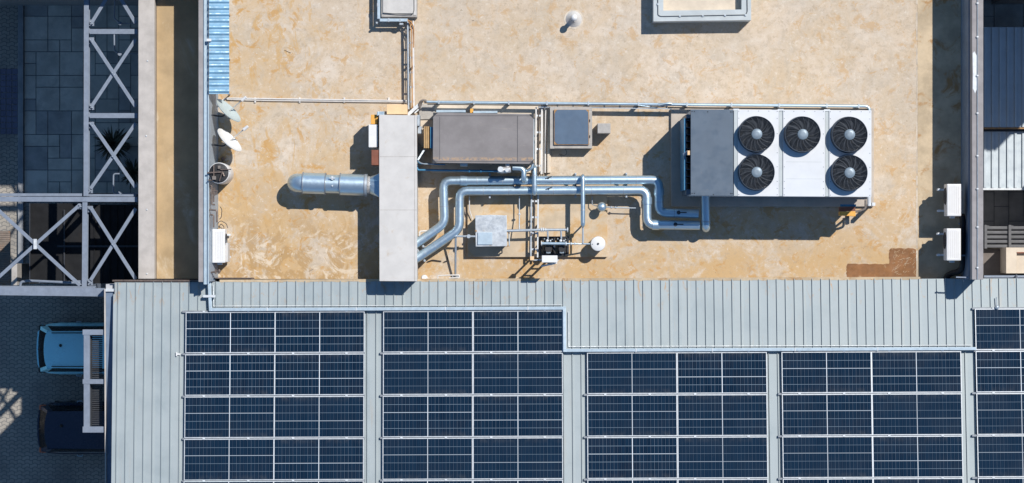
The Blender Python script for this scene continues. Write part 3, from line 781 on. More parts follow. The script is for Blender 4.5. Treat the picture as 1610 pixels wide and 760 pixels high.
# ------------------------------------------------------------------ left wall fittings
aw2 = thing('corrugated_awning', 'rust streaked sky blue corrugated awning along the upper left wall', 'awning', P(343,70,0))
m = MB(); n = 0; vs = []; fs = []
z0, z1 = 1.20, 1.06
ys = []
py = -40.0
top = 148.0
step = 10.05/6; rows = int((top+40)/step)
for i in range(rows+1):
    py = top - i*step; ph = (i % 6)
    hh = [0.0,.0,.028,.034,.028,.0][ph]
    for px, z in ((328.6,z0),(360.3,z1)):
        p = P(px, py, z+hh); vs.append(p)
for i in range(rows): fs.append((2*i,2*i+1,2*i+3,2*i+2))
k0 = len(vs); vs += [v-Vector((0,0,.012)) for v in vs]
fs += [tuple(q+k0 for q in f[::-1]) for f in fs]
for i in range(rows):
    fs.append((2*i, 2*i+2, 2*i+2+k0, 2*i+k0)); fs.append((2*i+1, 2*i+1+k0, 2*i+3+k0, 2*i+3))
m.add(vs, fs); m.build('corrugated_sheet', 'awning', aw2)
m = MB()
for py in (20, 90, 146): m.tube([P(355,py,1.0), P(355,py,1.0)-Vector((0,0,1.0))], .018, seg=8)
m.tube([P(355,-30,1.02), P(355,147,1.02)], .016, seg=8); m.build('support_post', 'steel', aw2)
MB().pbox(325,332,61,65,1.2,1.27).build('mounting_clip', 'white', aw2)

def dish(px, py, mat, lab, tilt_el=.27, az=PI/4, R=.395, z=.75, lnb=(384,156)):
    c = P(px, py, z); base = Vector((X(335), c.y-.05, .5))
    r = thing('satellite_dish', lab, 'satellite dish', (c.x, c.y, 0), 'satellite dishes on the left wall')
    nrm = Vector((math.cos(az)*math.cos(tilt_el), math.sin(az)*math.cos(tilt_el), math.sin(tilt_el)))
    u = Vector((-math.sin(az), math.cos(az), 0)); w = nrm.cross(u)
    vs = []; fs = []; nr, ns = 7, 36
    for layer in (0,1):
        for i in range(nr+1):
            q = max(i/nr, .001)
            for k in range(ns):
                a = 2*PI*k/ns
                vs.append(c + (u*math.cos(a)+w*math.sin(a))*R*q + nrm*(.10*q*q - .012*layer))
    n1 = (nr+1)*ns
    for layer in (0,1):
        for i in range(nr):
            for k in range(ns):
                f = (layer*n1+i*ns+k, layer*n1+i*ns+(k+1)%ns, layer*n1+(i+1)*ns+(k+1)%ns, layer*n1+(i+1)*ns+k)
                fs.append(f if layer == 0 else f[::-1])
    for k in range(ns): fs.append((nr*ns+k, nr*ns+(k+1)%ns, n1+nr*ns+(k+1)%ns, n1+nr*ns+k))
    MB().add(vs, fs).build('dish', mat, r, smooth=True)
    fp = c + nrm*.52 - w*.0 + Vector((0,0,-.02))
    lp = P(*lnb, fp.z)
    st = c - w*R*.55 + nrm*.05 if (c-w*R).z < c.z else c + w*R*.55
    MB().tube([st, lp-(lp-st).normalized()*.05], .016, seg=8).build('feed_arm', 'pvc', r)
    d = (c-lp).normalized()
    lb = MB().cyl(lp-d*.10, lp+d*.04, .036, .045, 12).build('feed_horn', 'white', r, smooth=True)
    m = MB(); bk = c-nrm*.03
    wallp = Vector((-7.58, bk.y-.03, .72))
    m.tube([bk, bk-nrm*.10, Vector((wallp.x+.05, wallp.y, .72)), wallp], .02, .05, 8); m.box(wallp.x-.01, wallp.x+.02, wallp.y-.07, wallp.y+.07, .6, .84)
    m.build('wall_bracket', 'dark', r)
    return r
dish(355.5, 178, 'dish_grey', 'grey green satellite dish, the upper of the two, below the blue awning', lnb=(382,156.5))
dish(357, 224.5, 'dish_white', 'white satellite dish between grey dish and round drum', lnb=(385,202.5))

dr = thing('water_drum', 'round white drum with black pipe covered top against the left wall', 'water heater', P(349,273,0))
zc = 1.15; c = P(344, 272.3, zc)
MB().lathe((c.x,c.y,0), [(.255,0),(.265,.02),(.265,zc-.04),(.255,zc)], 36).build('drum_shell', 'white', dr, smooth=True)
MB().lathe((c.x,c.y,zc), [(.245,.001),(.245,.012),(.2,.03)], 32).build('drum_lid', 'black', dr, smooth=True)
m = MB(); zz = zc+.07
m.tube([(c.x-.28,c.y+.0,zz),(c.x+.1,c.y+.02,zz),(c.x+.14,c.y-.08,zz)], .022, .04, 8)
m.tube([(c.x-.12,c.y+.2,zz),(c.x-.12,c.y-.18,zz),(c.x-.26,c.y-.18,zz)], .018, .04, 8)
m.tube([(c.x+.02,c.y-.2,zz),(c.x+.1,c.y+.05,zz+.02)], .018, seg=8)
m.tube([(c.x+.05,c.y+.08,zz),(c.x+.32,c.y+.09,zz)], .013, seg=8)
m.build('pipework', 'bronze', dr, smooth=True)
MB().box(c.x-.02,c.x+.05,c.y+.1,c.y+.18,zc+.03,zc+.09).box(c.x-.16,c.x-.06,c.y-.17,c.y-.08,zc+.03,zc+.12).build('valve_block', 'hose', dr, bevel=.008)
MB().beam((c.x+.13,c.y+.2,zc-.1),(c.x+.27,c.y-.02,zc-.1),.04,.06).build('drum_strap', 'tray_white', dr)

def wires(mb, segs, z, r):
    for s_ in segs: mb.tube([P(a,b_,z) for a,b_ in s_], r, .04, 8)
    return mb
wires(MB(), [((329,293),(333,292),(333,322),(338,322)),((336,296),(336,318)),((329,330),(341,331),(341,350)),((330,338),(336,338),(336,358)),((332,300),(342,301))], 1.0, .020).solo('wall_pipework', 'bronze', 'tangle of thin tarnished pipes on the wall below the round drum', 'pipework', smooth=True)
wires(MB(), [((346,325),(349,330),(348,342),(345,345)),((342,352),(347,347),(356,352),(358,359)),((344,359),(347,352),(352,356),(352,360))], .25, .009).solo('loose_cable', 'cable', 'loose thin cables looping above the white air conditioner at left', 'cable', smooth=True)
wires(MB(), [((330,429),(347,426)),((339,424),(339,431)),((344,424),(346,428),(343,430))], .8, .022).solo('wall_tap', 'bronze', 'small tarnished tap pipe on the wall below the left air conditioner', 'tap', smooth=True)
m = MB(); m.lathe(P(351,250,.0), [(.05,0),(.05,.1),(.03,.14)], 12); m.tube([P(348,255,.1),P(352,248,.1)], .014, seg=8)
m.solo('roof_spigot', 'bronze', 'tiny brown spigot on the roof between white dish and drum', 'pipe', smooth=True)

# air conditioner outdoor units: one type, three in view
def ac(px0, px1, py0, py1, z0, z1, lab, fan_left=True, name='air_conditioner', group='air conditioner outdoor units'):
    c = P((px0+px1)/2, (py0+py1)/2, z1); w = X(px1,z1)-X(px0,z1); l = (py1-py0)/PPM*(1-z1/H)
    r = thing(name, lab, 'air conditioner', (c.x, c.y, z0), group)
    sgn = -1 if fan_left else 1
    MB().box(c.x-w/2, c.x+w/2, c.y-l/2, c.y+l/2, z0, z1).build('casing', 'white', r, bevel=.018)
    m = MB()
    m.box(c.x-w*.46, c.x+w*.46, c.y-l*.47, c.y+l*.47, z1-.001, z1+.006)
    m.build('top_cover', 'white', r, bevel=.003)
    m = MB()
    for t in range(6):
        m.box(c.x-w*.36+t*w*.13, c.x-w*.36+t*w*.13+.006, c.y-l*.42, c.y+l*.42, z1+.006, z1+.010)
    m.build('top_groove', 'offwhite', r)
    fx = c.x+sgn*w/2
    gm = MB()
    for R_ in (.05,.1,.15,.2):
        n = 28; pts = [(fx+sgn*.014, c.y+l*.12+R_*math.cos(2*PI*i/n), (z0+z1)/2+R_*math.sin(2*PI*i/n)) for i in range(n+1)]
        gm.sweep(pts, .005, 5)
    gm.build('fan_guard', 'guard', r)
    MB().cyl((fx-sgn*.02,c.y+l*.12,(z0+z1)/2),(fx+sgn*.006,c.y+l*.12,(z0+z1)/2),.215,.215,28).build('opening_shade_disc', 'flatblack', r)  # black disc standing in for the shaded fan opening
    for yy in (-.33,.33):
        m = MB(); m.box(c.x-w*.5-.17, c.x+w*.5+.09, c.y+l*yy-.025, c.y+l*yy+.025, z0-.045, z0-.001)
        m.box(c.x-w*.5-.15, c.x-w*.5-.09, c.y+l*yy-.03, c.y+l*yy+.03, z0-.001, z0+.03)
        m.build('bracket_arm', 'tray_white', r, bevel=.004)
    MB().box(c.x-.06,c.x+.06,c.y-l/2-.055,c.y-l/2+.01,z0+.1,z0+.28).build('valve_cover', 'tray_white', r, bevel=.01)
    return r
A1 = ac(1489, 1511.5, 289.5, 340, .60, 1.12, 'white air conditioner on the shaded right wall, the upper of two')
A2 = dup(A1, A1.location+Vector((0, Y(384.7,1.12)-Y(314.8,1.12), 0)), None, 'white air conditioner on the shaded right wall, the lower of two')
A2.location.x -= .01
ac(333.5, 353.5, 360.5, 413.5, .14, .70, 'white air conditioner standing on the roof by the left wall', fan_left=False)
MB().pbox(353.2,358.5,382,412,.16,.62).solo('coil_guard', 'offwhite', 'pale grille cover clipped to the left air conditioner', 'grille', bevel=.006)
m = MB(); m.tube([P(1512,338,.8),P(1513.5,345,.75),P(1513.5,418,.6),P(1509,427,.4),P(1496,430,.2),P(1489,434,.12),P(1486,444,.12)], .075, .16, 14)
m.solo('lagged_pipe', 'black', 'thick black lagged pipe running down the right wall below the air conditioners', 'pipe', smooth=True)
m = MB()
for py in (352, 402): p = P(1513.5,py,.75); m.box(p.x-.09,11.384,p.y-.02,p.y+.02,.60,.76)
p = P(1520,438.5,1.2); m.beam(P(1503,436,1.3), P(1524,436.5,1.3), .03, .03); m.beam(P(1515,443,1.2), P(1521,434,1.3), .02, .02)
m.solo('pipe_bracket', 'steel', 'thin steel stays at the lower end of the right parapet wall', 'bracket')

# ------------------------------------------------------------------ roof top left: hatch box, cable ladder, conduits
hb = thing('roof_box', 'low concrete box with a fitted lid at the top edge', 'roof box', P(625,5,0))
MB().pbox(599.5, 655.5, -45, 27, 0, .46).build('box_base', 'block', hb, bevel=.015)
MB().pbox(602, 651, -44, 21.5, .46, .50).build('lid', 'palegrey', hb, bevel=.012)
m = MB(); m.tube([P(602,20.5,.51),P(622,22,.51),P(648,23.5,.51),P(651,18,.51),P(651,-10,.51)], .008, .05, 6); m.build('sealing_cord', 'dark', hb)
MB().pbox(650,654.6,-44,24,.461,.478).build('lid_rim', 'offwhite', hb)
ct2 = thing('cable_trunking', 'pale trunking wrapped round the corner of the concrete box', 'cable tray', P(596,30,.4))
m = MB(); m.pbox(593.2,597.6,-40,29.8,.40,.47); m.pbox(597.0,641,29.4,34,.40,.47); m.build('trunking_cover', 'tray', ct2, bevel=.006)
m = MB()
for px,py in ((594,8),(611,31.7),(629,32),(595,-10)): p = P(px,py,.47); m.box(p.x-.02,p.x+.02,p.y-.045,p.y+.045,.468,.478)
m.pbox(591,594,34.6,37.2,.0,.42); m.pbox(628,634,36.5,39,.0,.40); m.each('support_foot', 'galv_dull', ct2)

def ladder(name, lab, p0, p1, width, nr, z, cables, mats=('galv_dull','tray_white'), cab=('cable','cable'), legs=True):
    p0 = P(*p0, z); p1 = P(*p1, z); d = (p1-p0).normalized(); n = Vector((-d.y, d.x, 0)); w = width/PPM
    r = thing(name, lab, 'cable ladder', ((p0.x+p1.x)/2, (p0.y+p1.y)/2, 0))
    for i, s_ in enumerate((-1,1)):
        MB().beam(p0+n*w/2*s_, p1+n*w/2*s_, .035, .06).build('side_rail', mats[i], r)
    L = (p1-p0).length
    m = MB()
    for i in range(nr):
        q = p0+d*L*(i+.5)/nr; m.beam(q-n*w*.5, q+n*w*.5, .045, .02)
    m.each('rung', 'tray_white', r)
    if cables:
        for j in range(cables):
            off = (j+.8)/(cables+.6)-.5; m = MB()
            pts = []
            for i in range(9): pts.append(p0+d*L*i/8+n*(w*off+random.uniform(-.008,.008))+Vector((0,0,.026)))
            m.sweep(pts, .012, 7); m.build('cable', cab[j % len(cab)], r, smooth=True)
    if legs:
        m = MB()
        for t in (.04,.5,.96):
            q = p0+d*L*t
            for s_ in (-1,1): a = q+n*w/2*s_; m.box(a.x-.02,a.x+.02,a.y-.02,a.y+.02,0,z-.03)
        m.each('leg', 'galv_dull', r)
    return r
ladder('cable_ladder', 'long cable ladder running down from the concrete box to the white duct casing', (645.5,33), (646.8,172), 8.5, 6, .32, 2, ('galv_dull','pvc'), ('cable','copper'))
m = MB(); m.tube([P(640,31.5,.46),P(646,34,.46),P(650.5,42,.40),P(650.6,60,.36),P(650.2,75,.35)], .014, .08, 7); m.tube([P(641,32.5,.46),P(645,38,.42),P(647,52,.36)], .011, .05, 7)
m.solo('loose_cable', 'copper', 'orange cable bending from the trunking into the cable ladder', 'cable', smooth=True)
m = MB(); m.tube([P(349,158,.06),P(356,154.5,.06),P(480,156.4,.06),P(640,158.6,.06)], .017, .06, 8); m.tube([P(357,156.5,.06),P(420,158.2,.06),P(640,160.8,.06)], .013, .06, 8)
for px in (400,470,540,610): m.pbox(px,px+2.4,153.5,161.5,0,.05)
m.solo('conduit_pair', 'pvc', 'pair of thin white conduits crossing the upper left roof', 'conduit', smooth=True)
m = MB(); m.beam(P(641,181,.4), P(664,160.5,.4), .08, .05); m.beam(P(652,178,.37), P(663,168,.37), .03, .03)
m.solo('diagonal_tray', 'tray_white', 'short pale tray slanting over the corner of the white duct casing', 'cable tray')
m = MB()
for i in range(5):
    a = [P(661+i*.4,171-i*2,.42), P(658.5+i*1.2,163-i*.8,.46), P(663+i*1.1,157.4,.5), P(670,158+i*1.0,.45)]
    m.tube(a, .022, .12, 8)
m.solo('flexible_hose', 'hose', 'bundle of grey brown hoses curling at the left end of the long pipe', 'hose', smooth=True)
MB().pbox(659,684,164,188,0,.10).solo('concrete_pad', 'block', 'small grey concrete pad left of the brown unit', 'pad', bevel=.01)
MB().pprism([(657,188),(690,186),(690,236),(668,236),(657,222)],0,.05).solo('roof_ramp', 'padpale', 'pale mortar pad between white casing and brown unit', 'pad', bevel=.008)
MB().pbox(678,866,163.5,272,0,.07).solo('equipment_pad', 'padpale', 'pale concrete pad under the brown lidded unit', 'pad', bevel=.01)

# long pipe along the top of the plant
lp = thing('service_pipe', 'long straight galvanised pipe running along the top of all the plant', 'pipe', P(1015,163,0))
m = MB(); m.tube([P(667,160.6,.42),P(845,162.6,.42),P(1060,164.6,.42),P(1362,167.2,.42),P(1367,170,.42),P(1367,186,.42)], .038, .06, 14); m.build('main_pipe', 'galv', lp, smooth=True)
m = MB(); m.tube([P(672,164.2,.40),P(845,166,.40),P(1050,168.2,.40)], .012, seg=8); m.tube([P(1050,169.5,.36),P(1365,172.2,.36)], .02, seg=8); m.build('cable', 'cable', lp)
m = MB(); m.beam(P(846,168.4,.33),P(1056,171.0,.33),.03,.05); m.build('side_rail', 'galv_dull', lp)
m = MB()
for i in range(9): px = 852+i*24.5; m.beam(P(px,164.5,.33),P(px,169+.012*(px-846),.33),.035,.02)
m.each('rung', 'galv_dull', lp)
m = MB()
for px in (690,745,800,860,925,1004,1080,1150,1225,1300,1350):
    q = P(px,160.6+(px-667)*.0094,.42); m.ring((0,0,0),.001,.0005,3,3) if False else m.box(q.x-.018,q.x+.018,q.y-.05,q.y+.05,.0,.465)
m.each('pipe_clamp', 'galv_dull', lp)
m = MB(); m.tube([P(1035,165.5,.47),P(1049,162.8,.48),P(1056,163.4,.47)], .028, .05, 10); m.tube([P(1005,166,.44),P(1030,169.5,.38),P(1046,166,.42)], .012, .05, 8); m.build('branch_pipe', 'galv', lp, smooth=True)

# vent cowl at the top
vc = thing('vent_cowl', 'small white capped vent pipe with cone flashing on the open roof', 'vent', P(902,31,0))
c = P(902,30.5,0)
MB().lathe(c, [(.21,0),(.2,.012),(.10,.09),(.075,.16)], 28).build('cone_flashing', 'offwhite', vc, smooth=True)
MB().lathe(c, [(.055,.1),(.055,.52)], 18).build('vent_pipe', 'offwhite', vc, smooth=True)
MB().lathe(c, [(.085,.50),(.088,.53),(.07,.58),(.025,.61)], 22).build('cap', 'white', vc, smooth=True)
MB().lathe(P(902,31,0), [(.25,0.0005),(.24,.004)], 22).build('mortar_collar', 'seam', vc)

# upstand frame at the top right
up = thing('roof_upstand', 'pale grey square roof upstand with a stained floor inside, at the top edge', 'upstand', P(1104,0,0))
zu = .58
m = MB(); m.pbox(1027.5,1043,-60,33.8,0,zu); m.pbox(1166,1181,-60,32,0,zu)
m.add([P(1043,17.0,zu),P(1166,15.2,zu),P(1166,32.0,zu),P(1043,33.6,zu)]+[Vector((P(*q,zu).x,P(*q,zu).y,0)) for q in ((1043,17.0),(1166,15.2),(1166,32.0),(1043,33.6))], [(0,3,2,1),(4,5,6,7),(0,1,5,4),(1,2,6,5),(2,3,7,6),(3,0,4,7)])
m.each('upstand_wall', 'upstand', up)
MB().pbox(1042,1168,-60,20,0,.30).build('inner_roof', 'padpale', up)
m = MB(); m.tube([P(1034,-40,zu+.02),P(1034.6,24,zu+.02),P(1039,26.0,zu+.02),P(1172,23.6,zu+.02),P(1175,19,zu+.02),P(1174,-40,zu+.02)], .009, .04, 6); m.build('lightning_conductor', 'dark', up)
m = MB()
for px, py in ((1034,7),(1069,25.8),(1105,25.2),(1140,24.6),(1172,24)): q = P(px,py,zu); m.box(q.x-.02,q.x+.02,q.y-.02,q.y+.02,zu,zu+.035)
m.each('conductor_clip', 'galv_dull', up)

# ------------------------------------------------------------------ white duct casing (air handler) with silencer
ah = thing('duct_casing', 'long off-white sheet metal duct casing standing across the roof', 'duct', P(626,311,0))
zt_ = 1.23
MB().pbox(597,655,182,441,.08,zt_-.03).build('casing_body', 'offwhite', ah, bevel=.01)
MB().pprism([(596,180.6),(655.5,181.6),(655.8,442.6),(596.6,442.2)], zt_-.028, zt_).build('casing_lid', 'offwhite', ah, bevel=.008)
m = MB(); m.pbox(597.4,655,246.2,246.9,zt_-.001,zt_+.003); m.pbox(597.4,655,330,330.7,zt_-.001,zt_+.003)
m.pbox(651.5,652.3,182,441.6,zt_-.001,zt_+.004)
m.build('lid_joint', 'block', ah)
m = MB()
for py in (190,260,330,400,438): m.pbox(599,603,py,py+4,0,.078); m.pbox(649,653,py,py+4,0,.078)
m.each('foot', 'dark', ah)
MB().pbox(594.4,597.2,186,232,.3,.98).build('side_bracket', 'dark', ah)
MB().pbox(579.5,594,196,232,.42,1.08).solo('control_box', 'white', 'white control box fixed to the left side of the duct casing', 'control box', bevel=.015)
MB().pbox(583,593.6,180.5,195.4,.5,1.0).solo('junction_box', 'orange', 'bright orange junction box at the corner of the duct casing', 'junction box', bevel=.01)
MB().pbox(608,640,164.5,180,.25,.95).solo('access_box', 'tan', 'tan box at the upper end of the duct casing', 'box', bevel=.012)
MB().pbox(584,596.5,236,260,.4,1.19).solo('side_panel', 'brown', 'dark brown panel low in the shade beside the duct casing', 'panel', bevel=.008)
m = MB(); m.pbox(594,604,175.6,181,.6,1.1); m.pbox(592.5,595,176,182,.6,1.14); m.solo('corner_bracket', 'galv', 'small steel corner bracket between tan box and orange box', 'bracket', bevel=.004)
m = MB(); m.pbox(656,660,181,198,.5,1.1); m.pbox(657,663,199,210,.7,.95); m.beam(P(657,252,1.1),P(668,234,.95),.04,.03); m.tube([P(656,251,1.05),P(660,256,1.0),P(666,258,.95),P(682,258.5,.9)],.014,.05,8)
m.solo('wall_fittings', 'galv_dull', 'grey brackets and a hose on the upper right side of the duct casing', 'bracket')

si = thing('duct_silencer', 'round silver duct silencer with elbow hood left of the duct casing', 'duct', P(520,290,0))
za_ = .70
def ax(px): return P(px, 287.2+(px-450)*.033, za_)
def drum(a, c, r, nm='drum', mat='galv', rims=True):
    m = MB(); p, q = ax(a), ax(c); d = (q-p).normalized()
    m.sweep([p,q], r/PPM, 36)
    ob = m.build(nm, mat, si, smooth=True)
    if rims:
        m = MB()
        for e in (p, q-d*.025): m.sweep([e, e+d*.025], (r+.9)/PPM, 36)
        m.build('rim_band', 'rimdark', ob, smooth=True)
    return ob
m = MB(); p, q = ax(473.5), ax(477); d = (q-p).normalized(); R_ = .235
pts = [q]
for i in range(9):
    a = i/8*PI/2; pts.append(p - d*(.125*math.sin(a)) - Vector((0,0,.16*(1-math.cos(a)))))
pts.append(pts[-1]-Vector((0,0,.10)))
m.sweep(pts, R_, 32); m.build('elbow_hood', 'galv', si, smooth=True)
drum(475.5, 512.5, 16.4); drum(512.5, 534, 14.6, 'connector', rims=False); drum(534, 574, 16.8); 
m = MB(); m.sweep([ax(574),ax(577.5)], 17.6/PPM, 36); m.build('flange', 'galv_dull', si, smooth=True)
m = MB(); pts = [ax(577.5+i*.65) for i in range(8)]; m.sweep(pts, [(13.6+(i%2)*.8)/PPM for i in range(8)], 32); m.build('flexible_collar', 'foil', si, smooth=True)
p = ax(582); q = ax(597); m = MB(); n = 16; vs = []
for k in range(n):
    a = 2*PI*k/n; vs.append(p+Vector((0, math.cos(a)*.225, math.sin(a)*.225)))
for k in range(n):
    a = 2*PI*k/n; ca, sa = math.cos(a), math.sin(a); f_ = 1/max(abs(ca),abs(sa)); vs.append(q+Vector((0, ca*f_*.30, sa*f_*.28)))
m.add(vs, [tuple(range(n)), tuple(range(n,2*n))[::-1]]+[(k,(k+1)%n,(k+1)%n+n,k+n) for k in range(n)]); m.build('transition', 'galv', si)
m = MB(); m.pbox(521,524,277,283,.92,.98); m.pbox(518,527,279.5,281,.93,.99); m.lathe(ax(523.5)+Vector((0,-.05,.235)), [(.02,0),(.02,.02)], 8); m.build('damper_lever', 'tray_white', si)
m = MB()
for px in (492, 555):
    m.cut(); q = ax(px); m.box(q.x-.03,q.x+.03,q.y-.2,q.y-.14,0,za_-.2); m.box(q.x-.03,q.x+.03,q.y+.14,q.y+.2,0,za_-.2); m.box(q.x-.03,q.x+.03,q.y-.2,q.y+.2,za_-.30,za_-.25)
m.each('stand', 'galv_dull', si)

# ------------------------------------------------------------------ brown lidded packaged unit
bu = thing('packaged_unit', 'large rectangular unit with a brown grey lid and black corner plates', 'rooftop unit', P(760,217,0))
zb = 1.2
MB().pbox(683,838,180,255,.12,zb-.03).build('casing', 'greypanel', bu, bevel=.008)
MB().pprism([(681.5,177),(835,179.6),(839.3,182),(838.5,256.5),(835,258),(684,256.3),(680.5,253),(681,179)], zb-.028, zb).build('lid', 'brownroof', bu, bevel=.006)
m = MB()
m.pbox(813.2,813.9,182,255,zb-.001,zb+.003); m.pbox(685,836,182.0,182.6,zb-.001,zb+.003); m.pbox(685,836,253.6,254.2,zb-.001,zb+.003); m.pbox(691,691.5,184,252,zb-.001,zb+.002)
m.build('lid_joint', 'dark', bu)
for pts in (((681,177.2),(688.5,177.4),(681,184.4)),((832.6,179.8),(839.6,180.2),(839.6,187)),((680.4,250),(687.5,256.8),(680.2,257)),((838.8,251),(839,258.4),(831.5,258.4))):
    MB().pprism(list(pts), zb-.04, zb+.012).build('corner_plate', 'dark', bu)
MB().pbox(836,840,187,251,.35,zb-.06).build('end_rail', 'tray', bu, bevel=.008)
MB().pbox(676.4,680.6,200,233,.2,1.08).build('coil', 'bluecoil', bu)
m = MB(); m.pbox(686,732,173.2,176.8,.15,.8); m.build('grille', 'tray', bu)
m = MB(); m.pbox(744,782,174.6,178,.15,.8); m.build('grille', 'tray', bu)
MB().pbox(739,744,171,178,.1,.5).build('valve', 'orange', bu, bevel=.01)
m = MB(); m.pbox(723.5,735,257,261.5,.5,.9); m.build('terminal_cover', 'white', bu, bevel=.006)
m = MB()
for a,c in ((666.5,668.8),(669.4,671.4),(672,674.6)): m.pbox(a,c,199,233,.05,1.10)
m.solo('timber_boards', 'wood', 'upright timber boards beside the brown unit', 'boards')
# handrail-like pipe below; the blue of its shade is put into the colour
m = MB(); m.tube([P(655,258,.8),P(656.5,267.5,.8),P(740,268.6,.8),P(786,269.4,.8)], .026, .05, 10); m.tube([P(655,252,.9),P(660,257.5,.9),P(700,259,.9)], .016, .05, 8)
for px in (738,756): q = P(px,268.7,.8); m.sweep([q-Vector((.02,0,0)),q+Vector((.02,0,0))], .045, 12)
m.solo('branch_pipe', 'bluecoil', 'thin pipe tinted with shade blue running below the brown unit', 'pipe', smooth=True)

# valve assembly between the unit and the big pipes
va = thing('valve_assembly', 'foil lagged valves and short pipes beside the lower right of the brown unit', 'valves', P(808,268,0))
m = MB(); m.tube([P(783,266.8,1.02),P(790,268,1.02),P(803,266.5,1.02)], .085, .05, 12); m.tube([P(798,256,1.02),P(798,267,1.02)], .06, seg=12); m.build('lagged_valve', 'foil', va, smooth=True)
m = MB(); m.tube([P(806,264,1.02),P(823.5,265,1.03),P(823.5,283,1.03),P(823.5,284.5,.55)], .065, .10, 14); m.build('lagged_elbow', 'galv', va, smooth=True)
m = MB(); m.tube([P(826,270,.95),P(836,265,.98),P(838,256,.98)], .035, .06, 10); m.build('branch', 'galv', va, smooth=True)
m = MB(); m.lathe(P(787,266.5,1.09), [(.02,0),(.02,.07),(.07,.075),(.07,.09)], 12); m.lathe(P(797,268,1.09), [(.02,0),(.02,.05),(.045,.055),(.045,.07)], 12); m.build('handwheel', 'tray_white', va, smooth=True)
m = MB(); m.pbox(786,788,268,271,0,.95); m.pbox(822,825,271,274,0,.95); m.each('support', 'galv_dull', va)

# ------------------------------------------------------------------ twin insulated pipes
def bigpipe(lab, pts, r, z, collars, joints, legs):
    r_ = thing('insulated_pipe', lab, 'pipe', P(*pts[len(pts)//2], 0), 'twin insulated pipes')
    pp = [P(a,b_,z) for a,b_ in pts]
    MB().tube(pp, r, .19, 22, 4).build('pipe_cladding', 'galv', r_, smooth=True)
    def at(q): # nearest segment point and direction
        best = None
        for i in range(len(pp)-1):
            a, c = pp[i], pp[i+1]; d = c-a; t = max(0,min(1,(q-a).dot(d)/d.dot(d))); s_ = a+d*t
            if best is None or (s_-q).length < best[0]: best = ((s_-q).length, s_, d.normalized())
        return best[1], best[2]
    for (a,b_) in collars:
        c, d = at(P(a,b_,z)); MB().sweep([c-d*.085, c+d*.085], r+.018, 22).build('collar', 'galv', r_, smooth=True)
    m = MB()
    for (a,b_) in joints:
        c, d = at(P(a,b_,z)); m.sweep([c-d*.007, c+d*.007], r+.0045, 22)
    if joints: m.each('cladding_joint', 'galv_dull', r_, smooth=True)
    m = MB()
    for (a,b_) in legs:
        m.cut(); c, d = at(P(a,b_,z)); n = Vector((-d.y,d.x,0))
        for s_ in (-1,1): q = c+n*(r+.05)*s_; m.box(q.x-.02,q.x+.02,q.y-.02,q.y+.02,0,z-.02)
        m.beam(c-n*(r+.07)-Vector((0,0,r+.02)), c+n*(r+.07)-Vector((0,0,r+.02)), .05, .035)
    m.each('pipe_stand', 'galv_dull', r_)
    return r_
zp = .56
bp = bigpipe('upper of the twin silver insulated pipes, turning up beside the duct casing',
    [(652,385),(699,352),(697,284.5),(1036,283.0),(1036,334.5),(1098,336.5)], .113, zp,
    [(729,284),(1036,302)], [(668,374),(684,363),(697,325),(750,284),(790,284),(868,284),(905,284),(960,283),(1000,283),(1036,318),(1060,335)], [(770,284),(905,283),(985,283),(660,380)])
bq = bigpipe('lower of the twin silver insulated pipes, turning down before the chiller',
    [(652,408.5),(722.5,361),(722.5,300.5),(1017,299.0),(1017.5,353.5),(1100,354.5)], .113, zp,
    [(1017.5,316),(1031,354)], [(668,397),(684,387),(700,376),(722,340),(722,315),(760,300),(800,300),(870,300),(930,299),(980,299),(1060,354)], [(770,300),(905,300),(985,299),(662,402)])
m = MB()
for px, py in ((863,279.5),(863.5,296.5)): q = P(px,py,zp+.11); m.tube([q-Vector((.09,.03,0)),q+Vector((.07,.03,.01))], .013, seg=7); m.lathe(q, [(.02,-.02),(.02,.05)], 8)
for px, py in ((1067,334.5),(1062,353)): q = P(px,py,zp+.105); m.lathe(q, [(.05,-.02),(.05,.02)], 14); m.tube([q,q+Vector((.2,0,.015))], .014, seg=7)
m.build('thermometer', 'dark', bp)
# riser by the chiller
rs = thing('riser_pipe', 'short blue shaded insulated pipe joining the chiller to the twin pipes', 'pipe', P(1109,340,0))
m = MB(); m.tube([P(1108.5,300,.62),P(1109,312,.62),P(1110,357,.62),P(1110,358.5,.35)], .112, .1, 22, 4); m.build('pipe_cladding', 'galv', rs, smooth=True)
m = MB(); m.sweep([P(1109.6,348,.62),P(1109.6,350,.62)], .122, 22); m.build('collar', 'galv_dull', rs, smooth=True)
MB().box(P(1110,357,0).x-.05,P(1110,357,0).x+.05,P(1110,357,0).y-.05,P(1110,357,0).y+.05,0,.36).build('pipe_stand', 'galv_dull', rs)
# vertical crossing pipes
def cross(px, py0, py1, r, z, lab, tail=None):
    r_ = thing('crossover_pipe', lab, 'pipe', P(px,(py0+py1)/2,0), 'silver pipes crossing over the twin pipes')
    m = MB(); m.tube([P(px,py0,z-.25),P(px,py0+.5,z),P(px,py1,z),P(px,py1+.6,z-.2)], r, .06, 18); m.build('pipe_cladding', 'galv', r_, smooth=True)
    m = MB()
    for t in (.3,.7): q = P(px, py0+(py1-py0)*t, z); m.sweep([q-Vector((0,.012,0)),q+Vector((0,.012,0))], r+.006, 18)
    m.each('cladding_joint', 'galv_dull', r_)
    if tail:
        m = MB(); m.tube([P(a,b_,zz) for a,b_,zz in tail], .022, .05, 10); m.build('bare_pipe', 'galv_dull', r_, smooth=True)
    m = MB(); q = P(px,py1,0); m.box(q.x-.015,q.x+.015,q.y-.015,q.y+.015,0,z-.1); m.build('support', 'galv_dull', r_)
cross(840.5, 264, 303.5, .062, .86, 'short silver pipe crossing over the twin pipes below the brown unit')
